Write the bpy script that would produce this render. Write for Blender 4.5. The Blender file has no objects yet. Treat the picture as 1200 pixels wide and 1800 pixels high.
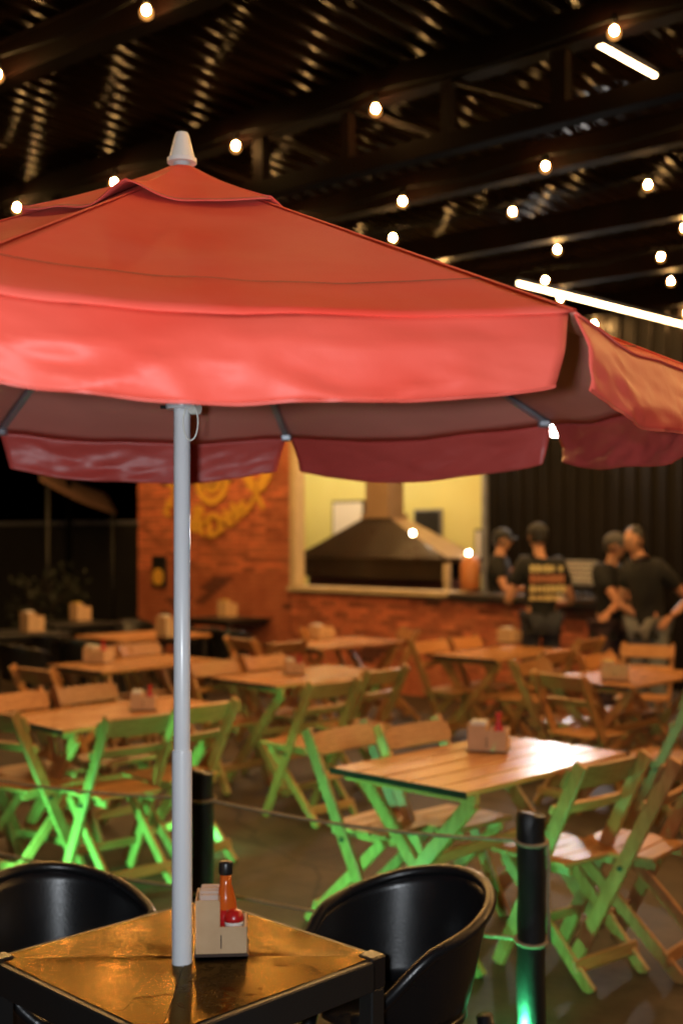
import bpy, bmesh, math, random
from mathutils import Vector, Matrix, noise
random.seed(7)
SC = bpy.context.scene
COL = SC.collection
R = math.radians
# ------------------------------------------------------------------ camera
H, FPX, YH = 1.70, 2080.0, 950.0            # eye height, focal length in photo pixels, horizon row
cam = bpy.data.cameras.new('camera'); camo = bpy.data.objects.new('camera', cam); COL.objects.link(camo)
camo.location = (0, 0, H); camo.rotation_euler = (R(90), 0, 0)
cam.sensor_fit = 'VERTICAL'; cam.sensor_height = 36.0; cam.sensor_width = 24.0
cam.lens = FPX / 1800 * 36; cam.shift_y = (YH - 900) / 1800
cam.clip_start = 0.05; cam.clip_end = 1000
cam.dof.use_dof = True; cam.dof.focus_distance = 2.25; cam.dof.aperture_fstop = 2.6; cam.dof.aperture_blades = 0
SC.camera = camo
# ------------------------------------------------------------------ night sky
W = bpy.data.worlds.new('World'); SC.world = W; W.use_nodes = True
nt = W.node_tree; nt.nodes.clear()
sky = nt.nodes.new('ShaderNodeTexSky'); sky.sky_type = 'NISHITA'; sky.sun_disc = False
sky.sun_elevation = R(-3.0); sky.sun_rotation = R(200)
bg = nt.nodes.new('ShaderNodeBackground'); bg.inputs[1].default_value = 0.05
wo = nt.nodes.new('ShaderNodeOutputWorld')
nt.links.new(sky.outputs[0], bg.inputs[0]); nt.links.new(bg.outputs[0], wo.inputs[0])
SC.view_settings.view_transform = 'Standard'; SC.view_settings.look = 'None'
SC.view_settings.exposure = 0.0; SC.view_settings.gamma = 1.0; SC.view_settings.use_curve_mapping = False
SC.cycles.use_denoising = True
SC.cycles.sample_clamp_indirect = 4.0; SC.cycles.max_bounces = 6; SC.cycles.diffuse_bounces = 3; SC.cycles.glossy_bounces = 4
SC.cycles.caustics_reflective = False; SC.cycles.caustics_refractive = False
# light levels
FLASH_W, BULB_E, TUBE_E, GREEN_W, FLOOD_W, KITCHEN_W = 174.0, 2750.0, 24.0, 40.0, 70.0, 27.0
# the photographer's flash, fixed beside the lens (the pole's shadow on the far valance gives its place)
fl = bpy.data.lights.new('camera_flash', 'SPOT'); fl.energy = FLASH_W; fl.color = (0.88, 0.94, 1.0)
fl.spot_size = R(85); fl.spot_blend = 0.6; fl.shadow_soft_size = 0.025
flo = bpy.data.objects.new('camera_flash', fl); COL.objects.link(flo)
flo.location = (-0.075, 0.0, H + 0.01); flo.rotation_euler = (R(91), 0, 0)

# ------------------------------------------------------------------ helpers
AX = R(46.0)                                # building axis
AXR = R(51.0)                               # roof axis
VX = Vector((math.cos(AX), math.sin(AX), 0)); UX = Vector((-math.sin(AX), math.cos(AX), 0))
def at(px, py, z):                          # world point of a photo pixel at height z
    Y = (H - z) * FPX / (py - YH); return Vector(((px - 600) / FPX * Y, Y, z))
def atY(px, py, Y): return Vector(((px - 600) / FPX * Y, Y, H - (py - YH) / FPX * Y))

MATS = {}
def mat(name, base=(.5, .5, .5), rough=.5, metal=0.0, var=None, vscale=6.0, stretch=(1, 1, 1), bump=0.0, bscale=40.0,
        rvar=0.0, emit=None, estr=0.0, rand=0.0, spec=.5, coat=0.0, trans=0.0, detail=4.0):
    if name in MATS: return MATS[name]
    m = bpy.data.materials.new(name); m.use_nodes = True; t = m.node_tree; n = t.nodes; L = t.links
    b = n['Principled BSDF']
    b.inputs['Base Color'].default_value = (*base, 1); b.inputs['Roughness'].default_value = rough
    b.inputs['Metallic'].default_value = metal; b.inputs['Specular IOR Level'].default_value = spec
    if coat: b.inputs['Coat Weight'].default_value = coat; b.inputs['Coat Roughness'].default_value = .15
    if emit: b.inputs['Emission Color'].default_value = (*emit, 1); b.inputs['Emission Strength'].default_value = estr
    if var or bump or rvar:
        tc = n.new('ShaderNodeTexCoord'); mp = n.new('ShaderNodeMapping'); mp.inputs['Scale'].default_value = stretch
        L.new(tc.outputs['Object'], mp.inputs[0])
        vec = mp.outputs[0]
        if rand:
            oi = n.new('ShaderNodeObjectInfo'); ad = n.new('ShaderNodeVectorMath'); ad.operation = 'ADD'
            sc = n.new('ShaderNodeMath'); sc.operation = 'MULTIPLY'; sc.inputs[1].default_value = 37.0
            L.new(oi.outputs['Random'], sc.inputs[0]); L.new(vec, ad.inputs[0]); L.new(sc.outputs[0], ad.inputs[1]); vec = ad.outputs[0]
        nz = n.new('ShaderNodeTexNoise'); nz.inputs['Scale'].default_value = vscale; nz.inputs['Detail'].default_value = detail
        L.new(vec, nz.inputs['Vector'])
        col = None
        if var:
            cr = n.new('ShaderNodeValToRGB'); cr.color_ramp.elements[0].position = .32; cr.color_ramp.elements[1].position = .68
            cr.color_ramp.elements[0].color = (*base, 1); cr.color_ramp.elements[1].color = (*var, 1)
            L.new(nz.outputs[0], cr.inputs[0]); col = cr.outputs[0]
        if rand and col:
            hs = n.new('ShaderNodeHueSaturation'); ma = n.new('ShaderNodeMapRange')
            ma.inputs['To Min'].default_value = 1 - rand; ma.inputs['To Max'].default_value = 1 + rand
            L.new(oi.outputs['Random'], ma.inputs[0]); L.new(ma.outputs[0], hs.inputs['Value']); L.new(col, hs.inputs['Color']); col = hs.outputs[0]
        if col: L.new(col, b.inputs['Base Color'])
        if rvar:
            mr = n.new('ShaderNodeMapRange'); mr.inputs['To Min'].default_value = max(.03, rough - rvar); mr.inputs['To Max'].default_value = min(1, rough + rvar)
            L.new(nz.outputs[0], mr.inputs[0]); L.new(mr.outputs[0], b.inputs['Roughness'])
        if bump:
            n2 = n.new('ShaderNodeTexNoise'); n2.inputs['Scale'].default_value = bscale; n2.inputs['Detail'].default_value = 5
            L.new(vec, n2.inputs['Vector'])
            bp = n.new('ShaderNodeBump'); bp.inputs['Strength'].default_value = bump; bp.inputs['Distance'].default_value = .01
            L.new(n2.outputs[0], bp.inputs['Height']); L.new(bp.outputs[0], b.inputs['Normal'])
    if trans:
        tr = n.new('ShaderNodeBsdfTranslucent'); tr.inputs[0].default_value = (*[min(1, c * 1.1) for c in base], 1)
        mx = n.new('ShaderNodeMixShader'); mx.inputs[0].default_value = trans
        L.new(b.outputs[0], mx.inputs[1]); L.new(tr.outputs[0], mx.inputs[2]); L.new(mx.outputs[0], n['Material Output'].inputs[0])
    MATS[name] = m; return m

M_wx = mat('wood_along_width', (.33, .135, .042), .36, var=(.50, .235, .085), vscale=9, stretch=(1, 14, 14), rand=.26, bump=.05, bscale=30)
M_wz = mat('wood_along_post', (.33, .135, .042), .36, var=(.48, .225, .08), vscale=9, stretch=(14, 4, 1.5), rand=.26, bump=.05, bscale=30)
M_wt = mat('varnished_plank', (.34, .14, .045), .25, var=(.52, .25, .09), vscale=7, stretch=(.8, 14, 14), rand=.10, bump=.06, bscale=25, rvar=.06)
M_red = mat('red_canvas', (.82, .070, .044), .62, var=(.86, .160, .115), vscale=2.4, bump=.34, bscale=6, trans=.10, rvar=.06, spec=.10, detail=7)
M_redv = mat('red_vinyl_valance', (.70, .066, .040), .50, var=(.76, .115, .078), vscale=2.6, bump=.30, bscale=9, trans=.08, rvar=.10, spec=.27, detail=7)
M_redin = mat('red_canvas_inside', (.76, .27, .21), .55, var=(.84, .30, .23), vscale=3, bump=.2, bscale=14)
M_redval = mat('valance_inside', (.56, .075, .06), .42, var=(.66, .10, .08), vscale=3, bump=.2, bscale=14)
M_seam = mat('dark_seam', (.10, .03, .02), .7)
M_hem = mat('hem_stitching', (.55, .07, .045), .6)
M_white = mat('white_paint', (.84, .84, .85), .33, var=(.78, .79, .81), vscale=5, coat=.2)
M_whiteP = mat('white_plastic', (.80, .78, .70), .4)
M_steelr = mat('galvanised_rib', (.46, .50, .55), .4, metal=.6, var=(.35, .38, .42), vscale=12)
M_black = mat('black_plastic', (.009, .009, .010), .30, bump=.06, bscale=160, rvar=.10, vscale=7, detail=8)
M_blackm = mat('black_metal', (.012, .012, .012), .42, rvar=.1, vscale=10)
M_post = mat('black_painted_timber', (.010, .011, .010), .38, var=(.02, .02, .018), vscale=5, stretch=(6, 6, 1), bump=.35, bscale=30)
M_rope = mat('sisal_rope', (.42, .33, .20), .9, var=(.32, .24, .14), vscale=60, bump=.6, bscale=180)
M_mdf = mat('raw_fibreboard', (.58, .36, .19), .7, var=(.64, .42, .23), vscale=20, bump=.04, bscale=120)
M_mdfe = mat('burnt_board_edge', (.05, .028, .018), .7)
M_paper = mat('paper', (.75, .70, .63), .8, var=(.68, .63, .56), vscale=30)
M_kraft = mat('pinkish_paper', (.62, .47, .39), .8, var=(.55, .42, .35), vscale=30)
M_sauce = mat('orange_sauce', (.62, .11, .012), .15, coat=.5)
M_redlab = mat('red_label', (.50, .012, .012), .3, coat=.3)
M_bcap = mat('black_cap', (.012, .012, .012), .35)
M_ochre = mat('yellow_label', (.6, .42, .08), .5)
M_roof = mat('dark_painted_roof_sheet', (.0035, .0018, .0011), .12, metal=0, spec=.0009, var=(.002, .0011, .0007), vscale=2.0, rvar=.04)
M_beam = mat('primer_painted_steel', (.0008, .0004, .0003), .7, spec=.015, var=(.0022, .0007, .0004), vscale=3, rvar=.1)
M_wire = mat('black_cable', (.003, .003, .003), .8, spec=.03)
M_brick = mat('fired_brick', (.62, .195, .088), .75, var=(.47, .125, .055), vscale=5, rand=.40, bump=.3, bscale=60)
M_brickd = mat('scorched_brick', (.15, .046, .026), .8, var=(.09, .028, .017), vscale=5, rand=.3, bump=.3, bscale=60)
M_mortar = mat('mortar', (.26, .14, .08), .9, var=(.19, .10, .06), vscale=8, bump=.3)
M_yel = mat('yellow_plaster', (.62, .57, .20), .7, var=(.66, .61, .24), vscale=1.5, bump=.05)
M_beige = mat('cream_trim', (.55, .43, .26), .5, var=(.48, .37, .22), vscale=6)
M_goldl = mat('gold_lettering', (.72, .40, .055), .45)
M_clad = mat('dark_metal_cladding', (.007, .0048, .0034), .5, spec=.12, var=(.0045, .003, .0022), vscale=2, rvar=.1)
M_dark = mat('dark_render', (.022, .020, .018), .85, var=(.016, .014, .013), vscale=2, bump=.2)
M_hood = mat('shaded_copper', (.034, .020, .012), .30, spec=.5, var=(.020, .013, .008), vscale=3, rvar=.1)  # hood copper with the shade of its front put into the colour
M_hoods = mat('lit_copper', (.40, .27, .17), .36, metal=.4, var=(.34, .23, .14), vscale=4, rvar=.1)  # same copper painted paler, as if lit, for hood side and flue
M_stone = mat('dark_stone_top', (.035, .030, .028), .25, var=(.06, .05, .045), vscale=20)
M_grey = mat('grey_screen', (.22, .22, .23), .5, var=(.15, .15, .16), vscale=8)
M_skin = mat('skin', (.52, .25, .145), .5, var=(.47, .215, .12), vscale=6)
M_tee = mat('black_cotton', (.006, .006, .007), .85, bump=.25, bscale=18)
M_jean = mat('pale_denim', (.20, .20, .20), .85, var=(.14, .145, .15), vscale=9, bump=.25, bscale=18)
M_jeand = mat('dark_denim', (.022, .024, .034), .85, var=(.03, .033, .045), vscale=9, bump=.25, bscale=18)
M_mauve = mat('mauve_cotton', (.075, .040, .045), .85, var=(.055, .030, .035), vscale=9, bump=.25, bscale=18)
M_cap = mat('black_cap_cloth', (.02, .02, .022), .8)
M_capg = mat('grey_cap_cloth', (.07, .065, .065), .8)
M_hair = mat('dark_hair', (.012, .009, .007), .5)
M_eye = mat('eye', (.03, .02, .015), .2)
M_print = mat('cream_print', (.62, .47, .22), .7)
M_printr = mat('rust_print', (.40, .14, .07), .7)
M_leaf = mat('dark_leaf', (.006, .010, .005), .7, var=(.009, .014, .006), vscale=9, rand=.3)
M_terra = mat('dark_clay_pot', (.025, .014, .010), .8)
M_bulb = mat('bulb_glass', (1, .8, .5), .3, emit=(1.0, .56, .19), estr=BULB_E)
M_tube = mat('led_tube_glow', (1, .9, .8), .4, emit=(1.0, .66, .33), estr=TUBE_E)
M_tubek = mat('kitchen_tube_glow', (1, 1, .9), .4, emit=(1.0, .92, .68), estr=14)
M_flood = mat('flood_lens', (1, 1, 1), .3, emit=(1.0, .93, .86), estr=60)
M_green = mat('green_lens', (.1, 1, .3), .3, emit=(.08, 1.0, .36), estr=40)

class MB:                                    # collects simple solids into one mesh
    def __init__(s): s.v = []; s.f = []
    def add(s, vs, fs):
        o = len(s.v); s.v += [tuple(p) for p in vs]; s.f += [tuple(i + o for i in q) for q in fs]
    def box(s, c, d, rot=None, ch=0.0):
        cx, cy, cz = c; a, b, e = d[0] / 2, d[1] / 2, d[2] / 2
        if ch:                               # chamfered on the two long vertical/outer edges
            bm = bmesh.new(); bmesh.ops.create_cube(bm, size=1)
            for v in bm.verts: v.co = Vector((v.co.x * d[0], v.co.y * d[1], v.co.z * d[2]))
            bmesh.ops.bevel(bm, geom=bm.edges[:], offset=ch, segments=1, affect='EDGES')
            bm.verts.ensure_lookup_table(); vs = [v.co.copy() for v in bm.verts]; fs = [[v.index for v in f.verts] for f in bm.faces]; bm.free()
        else:
            vs = [Vector(p) for p in ((-a, -b, -e), (a, -b, -e), (a, b, -e), (-a, b, -e), (-a, -b, e), (a, -b, e), (a, b, e), (-a, b, e))]
            fs = [(3, 2, 1, 0), (4, 5, 6, 7), (0, 1, 5, 4), (1, 2, 6, 5), (2, 3, 7, 6), (3, 0, 4, 7)]
        if rot is not None: vs = [rot @ p for p in vs]
        s.add([p + Vector(c) for p in vs], fs); return s
    def bar(s, p, q, w, t, side=(1, 0, 0), ch=0.0):   # rectangular bar: w measured along side, t across
        p, q = Vector(p), Vector(q); z = (q - p).normalized(); x = Vector(side); x = (x - z * x.dot(z)).normalized(); y = z.cross(x)
        return s.box((p + q) / 2, (w, t, (q - p).length), Matrix((x, y, z)).transposed(), ch)
    def tube(s, pts, r, n=10, caps=True):
        pts = [Vector(p) for p in pts]; rs = r if isinstance(r, (list, tuple)) else [r] * len(pts); o = len(s.v); prev = None
        for i, p in enumerate(pts):
            d = (pts[min(i + 1, len(pts) - 1)] - pts[max(i - 1, 0)]).normalized()
            if prev is None:
                a = Vector((0, 0, 1)) if abs(d.z) < .9 else Vector((1, 0, 0)); x = d.cross(a).normalized()
            else: x = (prev - d * prev.dot(d)).normalized()
            prev = x; y = d.cross(x)
            for k in range(n):
                t = 2 * math.pi * k / n; s.v.append(tuple(p + (x * math.cos(t) + y * math.sin(t)) * rs[i]))
        for i in range(len(pts) - 1):
            for k in range(n):
                k2 = (k + 1) % n; s.f.append((o + i * n + k, o + i * n + k2, o + (i + 1) * n + k2, o + (i + 1) * n + k))
        if caps:
            s.f.append(tuple(o + k for k in reversed(range(n)))); s.f.append(tuple(o + (len(pts) - 1) * n + k for k in range(n)))
        return s
    def lathe(s, prof, c=(0, 0, 0), n=20):
        return s.tube([(c[0], c[1], c[2] + z) for r, z in prof], [max(r, 1e-4) for r, z in prof], n)
    def prism(s, poly, z0, z1):
        n = len(poly); s.add([(x, y, z0) for x, y in poly] + [(x, y, z1) for x, y in poly],
                             [tuple(reversed(range(n))), tuple(range(n, 2 * n))] + [(i, (i + 1) % n, n + (i + 1) % n, n + i) for i in range(n)]); return s
    def ball(s, c, r, sub=2, sc=(1, 1, 1)):
        bm = bmesh.new(); bmesh.ops.create_icosphere(bm, subdivisions=sub, radius=r); bm.verts.ensure_lookup_table()
        s.add([Vector((v.co.x * sc[0], v.co.y * sc[1], v.co.z * sc[2])) + Vector(c) for v in bm.verts], [[v.index for v in f.verts] for f in bm.faces]); bm.free(); return s
    def grid(s, pts, nu, nv):                # pts row-major nu x nv
        s.add(pts, [(i * nv + j, i * nv + j + 1, (i + 1) * nv + j + 1, (i + 1) * nv + j) for i in range(nu - 1) for j in range(nv - 1)]); return s
    def mesh(s, name, m, smooth=False):
        me = bpy.data.meshes.new(name); me.from_pydata(s.v, [], s.f); me.update()
        for x in (m if isinstance(m, (list, tuple)) else [m]): me.materials.append(x)
        if smooth: me.polygons.foreach_set('use_smooth', [True] * len(me.polygons))
        return me
    def obj(s, name, m, parent=None, smooth=False, **kw): return link(name, s.mesh(name, m, smooth), parent, **kw)
def link(name, me, parent=None, kind=None, label=None, cat=None, group=None):
    o = bpy.data.objects.new(name, me); COL.objects.link(o)
    if parent: o.parent = parent
    if kind: o['kind'] = kind
    if label: o['label'] = label
    if cat: o['category'] = cat
    if group: o['group'] = group
    return o
def thing(name, label, cat, loc=(0, 0, 0), rz=0.0, group=None):
    o = link(name, None, None, None, label, cat, group); o.location = loc; o.rotation_euler = (0, 0, rz); return o
def autosmooth(o, deg=35):
    me = o.data; me.polygons.foreach_set('use_smooth', [True] * len(me.polygons)); me.set_sharp_from_angle(angle=R(deg)); return o
def kids(o): return [c for c in COL.objects if c.parent == o]
CH_CACHE = {}
def dup(root, loc, rz, label, group=None):
    if root.name not in CH_CACHE:
        CH_CACHE[root.name] = [(c, [g for g in COL.objects if g.parent == c]) for c in COL.objects if c.parent == root]
    r = root.copy(); COL.objects.link(r); r.location = loc; r.rotation_euler = (0, 0, rz); r['label'] = label
    if group: r['group'] = group
    for c, gs in CH_CACHE[root.name]:
        d = c.copy(); COL.objects.link(d); d.parent = r
        for g in gs: e = g.copy(); COL.objects.link(e); e.parent = d
    return r

# ------------------------------------------------------------------ ground
def ground_material():
    m = mat('worn_concrete', (.050, .032, .019), .66, var=(.088, .060, .037), vscale=.9, bump=.35, bscale=14, rvar=.16, detail=10, spec=.35)
    t = m.node_tree; n = t.nodes; L = t.links; b = n['Principled BSDF']; src = b.inputs['Base Color'].links[0].from_socket
    tc = n.new('ShaderNodeTexCoord')
    vo = n.new('ShaderNodeTexVoronoi'); vo.feature = 'DISTANCE_TO_EDGE'; vo.inputs['Scale'].default_value = .55; L.new(tc.outputs['Object'], vo.inputs['Vector'])
    wn = n.new('ShaderNodeTexNoise'); wn.inputs['Scale'].default_value = 3.0; wn.inputs['Detail'].default_value = 6; L.new(tc.outputs['Object'], wn.inputs['Vector'])
    mxv = n.new('ShaderNodeMix'); mxv.data_type = 'VECTOR'; mxv.inputs['Factor'].default_value = .12; L.new(tc.outputs['Object'], mxv.inputs['A']); L.new(wn.outputs['Color'], mxv.inputs['B']); L.new(mxv.outputs['Result'], vo.inputs['Vector'])
    cr = n.new('ShaderNodeValToRGB'); cr.color_ramp.elements[0].position = .0; cr.color_ramp.elements[0].color = (.25, .25, .25, 1); cr.color_ramp.elements[1].position = .008; cr.color_ramp.elements[1].color = (1, 1, 1, 1); L.new(vo.outputs['Distance'], cr.inputs[0])
    st = n.new('ShaderNodeTexNoise'); st.inputs['Scale'].default_value = 2.6; st.inputs['Detail'].default_value = 8; st.inputs['Roughness'].default_value = .7; L.new(tc.outputs['Object'], st.inputs['Vector'])
    c2 = n.new('ShaderNodeValToRGB'); c2.color_ramp.elements[0].position = .38; c2.color_ramp.elements[0].color = (.45, .43, .40, 1); c2.color_ramp.elements[1].position = .60; c2.color_ramp.elements[1].color = (1, 1, 1, 1); L.new(st.outputs[0], c2.inputs[0])
    m1 = n.new('ShaderNodeMix'); m1.data_type = 'RGBA'; m1.blend_type = 'MULTIPLY'; m1.inputs['Factor'].default_value = 1; L.new(src, m1.inputs['A']); L.new(cr.outputs[0], m1.inputs['B'])
    m2 = n.new('ShaderNodeMix'); m2.data_type = 'RGBA'; m2.blend_type = 'MULTIPLY'; m2.inputs['Factor'].default_value = 1; L.new(m1.outputs['Result'], m2.inputs['A']); L.new(c2.outputs[0], m2.inputs['B']); L.new(m2.outputs['Result'], b.inputs['Base Color'])
    return m
g = MB(); N = 40
g.add([(-300, -60, 0), (300, -60, 0), (300, 400, 0), (-300, 400, 0)], [(0, 1, 2, 3)])
g.obj('ground', ground_material(), kind='structure')

# ------------------------------------------------------------------ roof
ZR = 4.62
roof = thing('metal_roof', 'dark corrugated metal roof on steel trusses over the seating area', 'roof', (0, 0, 0), AXR)
# roof frame: local x = v (ribs run along it), local y = u
m_ = MB(); per = .15; U0, U1, V0, V1 = -9.0, 16.0, -6.0, 17.5
prof = []; y = U0
while y < U1:
    prof += [(y, 0), (y + .075, 0), (y + .085, .006), (y + .0975, .010), (y + .11, .006), (y + .12, 0)]; y += per
pts = []
for (y, z) in prof: pts += [(V0, y, ZR + z), (V1, y, ZR + z)]
m_.grid(pts, len(prof), 2)
autosmooth(m_.obj('corrugated_sheet', M_roof, roof), 50)
V_B = [5.6 + 1.68 * (k - 5) for k in range(0, 13)]
for k, vb in enumerate(V_B):
    if k == 5: continue
    b = MB(); b.box((vb + .08, (U0 + U1) / 2, ZR - .235), (.07, U1 - U0, .20)); b.box((vb + .08, (U0 + U1) / 2, ZR - .128), (.12, U1 - U0, .010)); b.box((vb + .08, (U0 + U1) / 2, ZR - .342), (.12, U1 - U0, .010))
    b.obj('purlin', M_beam, roof)
tv = 5.60
tr = MB().box((tv, (U0 + U1) / 2, ZR - .24), (.12, U1 - U0, .18)).obj('truss', M_beam, roof)
MB().box((tv, (U0 + U1) / 2, 3.95), (.10, U1 - U0, .105)).obj('bottom_chord', M_beam, tr)
yy = 3.04 - .72 * 12
i = 0
while yy < 13:
    MB().box((tv, yy, 4.145), (.07, .085 if i % 3 == 0 else .055, .28)).obj('web_post', M_beam, tr)
    if yy < 2.2 or yy > 3.0: MB().bar((tv, yy + .68, 4.30), (tv, yy + .04, 4.00), .03, .028, (1, 0, 0)).obj('web_brace', M_beam, tr)
    yy += .72; i += 1
# columns carrying the roof, outside the picture at both sides
for (vv, uu) in ((5.6, -6.0), (5.6, 14.5)):
    MB().box((vv, uu, 1.945), (.16, .16, 3.89)).obj('column', M_beam, roof)

# string lights: rows of bulbs along the beams
bulb_me = MB().ball((0, 0, -.048), .016, 2, (1, 1, 1.3)).mesh('bulb', M_bulb, True)
m = bpy.data.materials.new('bulb_glow_shell'); m.use_nodes = True; n = m.node_tree.nodes; n.clear()
o_ = n.new('ShaderNodeOutputMaterial'); mx = n.new('ShaderNodeMixShader'); tp = n.new('ShaderNodeBsdfTransparent'); em = n.new('ShaderNodeEmission')
em.inputs[0].default_value = (1, .42, .10, 1); em.inputs[1].default_value = 3.2; mx.inputs[0].default_value = .22; tp.inputs[0].default_value = (1, .95, .88, 1)  # shell's own emission imitates an amber halo around the bulb
m.node_tree.links.new(tp.outputs[0], mx.inputs[1]); m.node_tree.links.new(em.outputs[0], mx.inputs[2]); m.node_tree.links.new(mx.outputs[0], o_.inputs[0])
m.cycles.emission_sampling = 'NONE'
glass_me = MB().lathe([(.013, -.02), (.020, -.032), (.031, -.052), (.033, -.066), (.028, -.082), (.014, -.093), (.002, -.096)], n=14).mesh('glass', m, True)
sock_me = MB().lathe([(.015, -.024), (.015, .03), (.009, .036)], n=10).mesh('socket', M_wire, True)
names = ['string of warm round bulbs along the beam nearest the camera, top left of photo', 'string of warm bulbs under the open web truss above the red umbrella',
         'string of warm bulbs on the first beam behind the truss', 'string of warm bulbs hanging free between first and second beams behind the truss',
         'string of warm bulbs on the second beam behind the truss', 'string of warm bulbs hanging free in front of the third beam behind the truss',
         'string of warm bulbs low by the long light tube, over the kitchen', 'rearmost string of warm bulbs, added for extra light over the grill']
allrows = [(2.05, 'string of warm bulbs added out of view above the frame to light the canopy')] + [(v_, names[k]) for k, v_ in enumerate((3.83, 5.50, 7.15, 8.0, 9.2, 10.1, 11.0, 12.7))]  # first row, out of view, and last row are added for extra light
for vb, lab in allrows:
    st = thing('string_lights', lab, 'string lights', (0, 0, 0), AXR, 'string lights along the roof beams')
    ph = {2.05: .6, 3.83: 4.33, 5.50: 4.19, 7.15: 4.02, 8.0: 3.62, 9.2: 5.04, 10.1: 4.5, 11.0: 4.80, 12.7: 5.3}[vb]
    us = [ph + 1.16 * j for j in range(-7 if vb > 4 else (-4 if vb > 3 else 0), 5 if vb < 3 else 8)]  # nearest seen row runs on out of frame to light the canopy
    if vb == 5.50: us = [2.70 + 1.2 * j for j in range(-6, 1)] + us[7:]
    zb = 4.285; w = MB(); pts = []; prev = None
    for u_ in us:
        if prev is not None: pts.append((vb + random.uniform(-.01, .01), (u_ + prev) / 2, zb + .0))
        pts.append((vb, u_, zb + .045)); prev = u_
    w.tube(pts, .006, 6); w.obj('cable', M_wire, st)
    for u_ in us:
        P = Vector((math.cos(AXR) * vb - math.sin(AXR) * u_, math.sin(AXR) * vb + math.cos(AXR) * u_, 0))
        if P.y > 17: continue
        dz = random.uniform(-.03, .03)
        b = link('bulb', bulb_me, st); b.location = (vb + random.uniform(-.02, .02), u_ + random.uniform(-.03, .03), zb + dz)
        s = link('socket', sock_me, b); link('glass', glass_me, b)
# LED tubes along v
def led(p, q, label):
    t = thing('led_tube_light', label, 'tube light', (0, 0, 0), 0, 'LED tubes under the roof')
    p, q = Vector(p), Vector(q); d = (q - p).normalized()
    MB().tube([p, q], .012, 10).obj('tube', M_tube, t, True)
    b = MB(); side = Vector((-d.y, d.x, 0)); b.bar(p + Vector((0, 0, .035)), q + Vector((0, 0, .035)), .07, .02, side); b.obj('batten', M_beam, t)
    for e in (p, q): MB().bar(e - d * .02 * (1 if e == p else -1), e + Vector((0, 0, .0)) , .045, .045, side).obj('end_cap', M_wire, t)
p1, p2 = at(1040, 72, 4.52), at(1150, 133, 4.52)
led(p1, p2, 'short bright tube light between the truss chords, top right')
led(p2 + VX * .22, p2 + VX * 1.5, 'tube light at right edge, just after the short tube by the truss')
q1, q2 = at(905, 497, 3.72), at(1200, 570, 3.72)
led(q1, q2 + VX * .5, 'long bright tube light behind the right slope of the red umbrella')

# ------------------------------------------------------------------ kitchen building (local x = towards the right, y = away from camera)
P0 = Vector((1.986, 11.8, 0)); RB = AX - R(90)
XD, YD = -UX, VX
def bl(x, y, z=0.0): return P0 + XD * x + YD * y + Vector((0, 0, z))
def bx(px, y, Y=None):                        # local x of photo column px on the plane local y
    k = (px - 600) / FPX; a = P0 + YD * y
    return (k * a.y - a.x) / (XD.x - k * XD.y)
brick_meshes = []
def brick_mesh(L, m):
    b = MB().box((0, 0, 0), (L, .05, .050), ch=.004); return b.mesh('brick', m)
def brick_wall(root, x0, x1, z0, z1, zvis, dark, course=.062, L=.21, cap=300):
    full = [brick_mesh(L - .012, M_brick), brick_mesh(L - .012, M_brickd)]; half = [brick_mesh(L / 2 - .012, M_brick), brick_mesh(L / 2 - .012, M_brickd)]
    core = MB().box(((x0 + x1) / 2, .075, (z0 + z1) / 2), (x1 - x0 - .01, .11, z1 - z0)).obj('mortar_core', M_mortar, root)
    rest = MB(); restd = MB(); cnt = 0; r = 0; z = z0 + course / 2
    while z < z1 - course * .4:
        x = x0; odd = r % 2
        while x < x1 - .04:
            l = L / 2 if (odd and x == x0) else L
            if x + l > x1 + .001: l = x1 - x
            hf = l < L * .75
            xc = x + l / 2; s = noise.noise(Vector((xc * 1.1 + 7, z * 2.6, 3.1))) + random.uniform(-.15, .15)
            dk = 1 if s > dark else 0
            dy = .018 + random.uniform(-.004, .004)
            if abs(l - L) > .02 and abs(l - L / 2) > .02 or not (zvis[0] < z < zvis[1]) or cnt >= cap:
                (restd if dk else rest).box((xc, dy, z), (max(l - .012, .02), .05, .05))
            else:
                o = link('brick', (half if hf else full)[dk], root); o.location = (xc, dy, z); cnt += 1
            x += l
        r += 1; z += course
    if rest.v: rest.obj('brick_remainder', M_brick, root, kind='stuff')
    if restd.v: restd.obj('scorched_brick_remainder', M_brickd, root, kind='stuff')
xa, xb, xc_ = bx(243, 0), bx(511, 0), bx(1092, 0)
pw = thing('brick_panel_wall', 'tall orange brick wall panel carrying yellow lettering, behind the umbrella pole', 'brick wall', P0, RB)
brick_wall(pw, xa, xb, 0, 3.55, (1.30, 2.62), .44)
cw = thing('brick_counter', 'low red brick counter with pale sill in front of the grill kitchen', 'counter', P0, RB)
brick_wall(cw, xb + .004, xc_, 0, 1.09, (.34, 1.09), .36)
xs = bx(800, 0)
MB().box(((xb + xs) / 2 + .002, .07, 1.125), (xs - xb - .004, .30, .06), ch=.006).obj('sill', M_beige, cw)
MB().box(((xs + xc_) / 2 + .06, .13, 1.12), (xc_ - xs + .11, .55, .055), ch=.006).obj('counter_top', M_stone, cw)
MB().box((xb + .058, .05, 2.30), (.105, .16, 2.28), ch=.005).obj('jamb', M_beige, cw)
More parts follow.
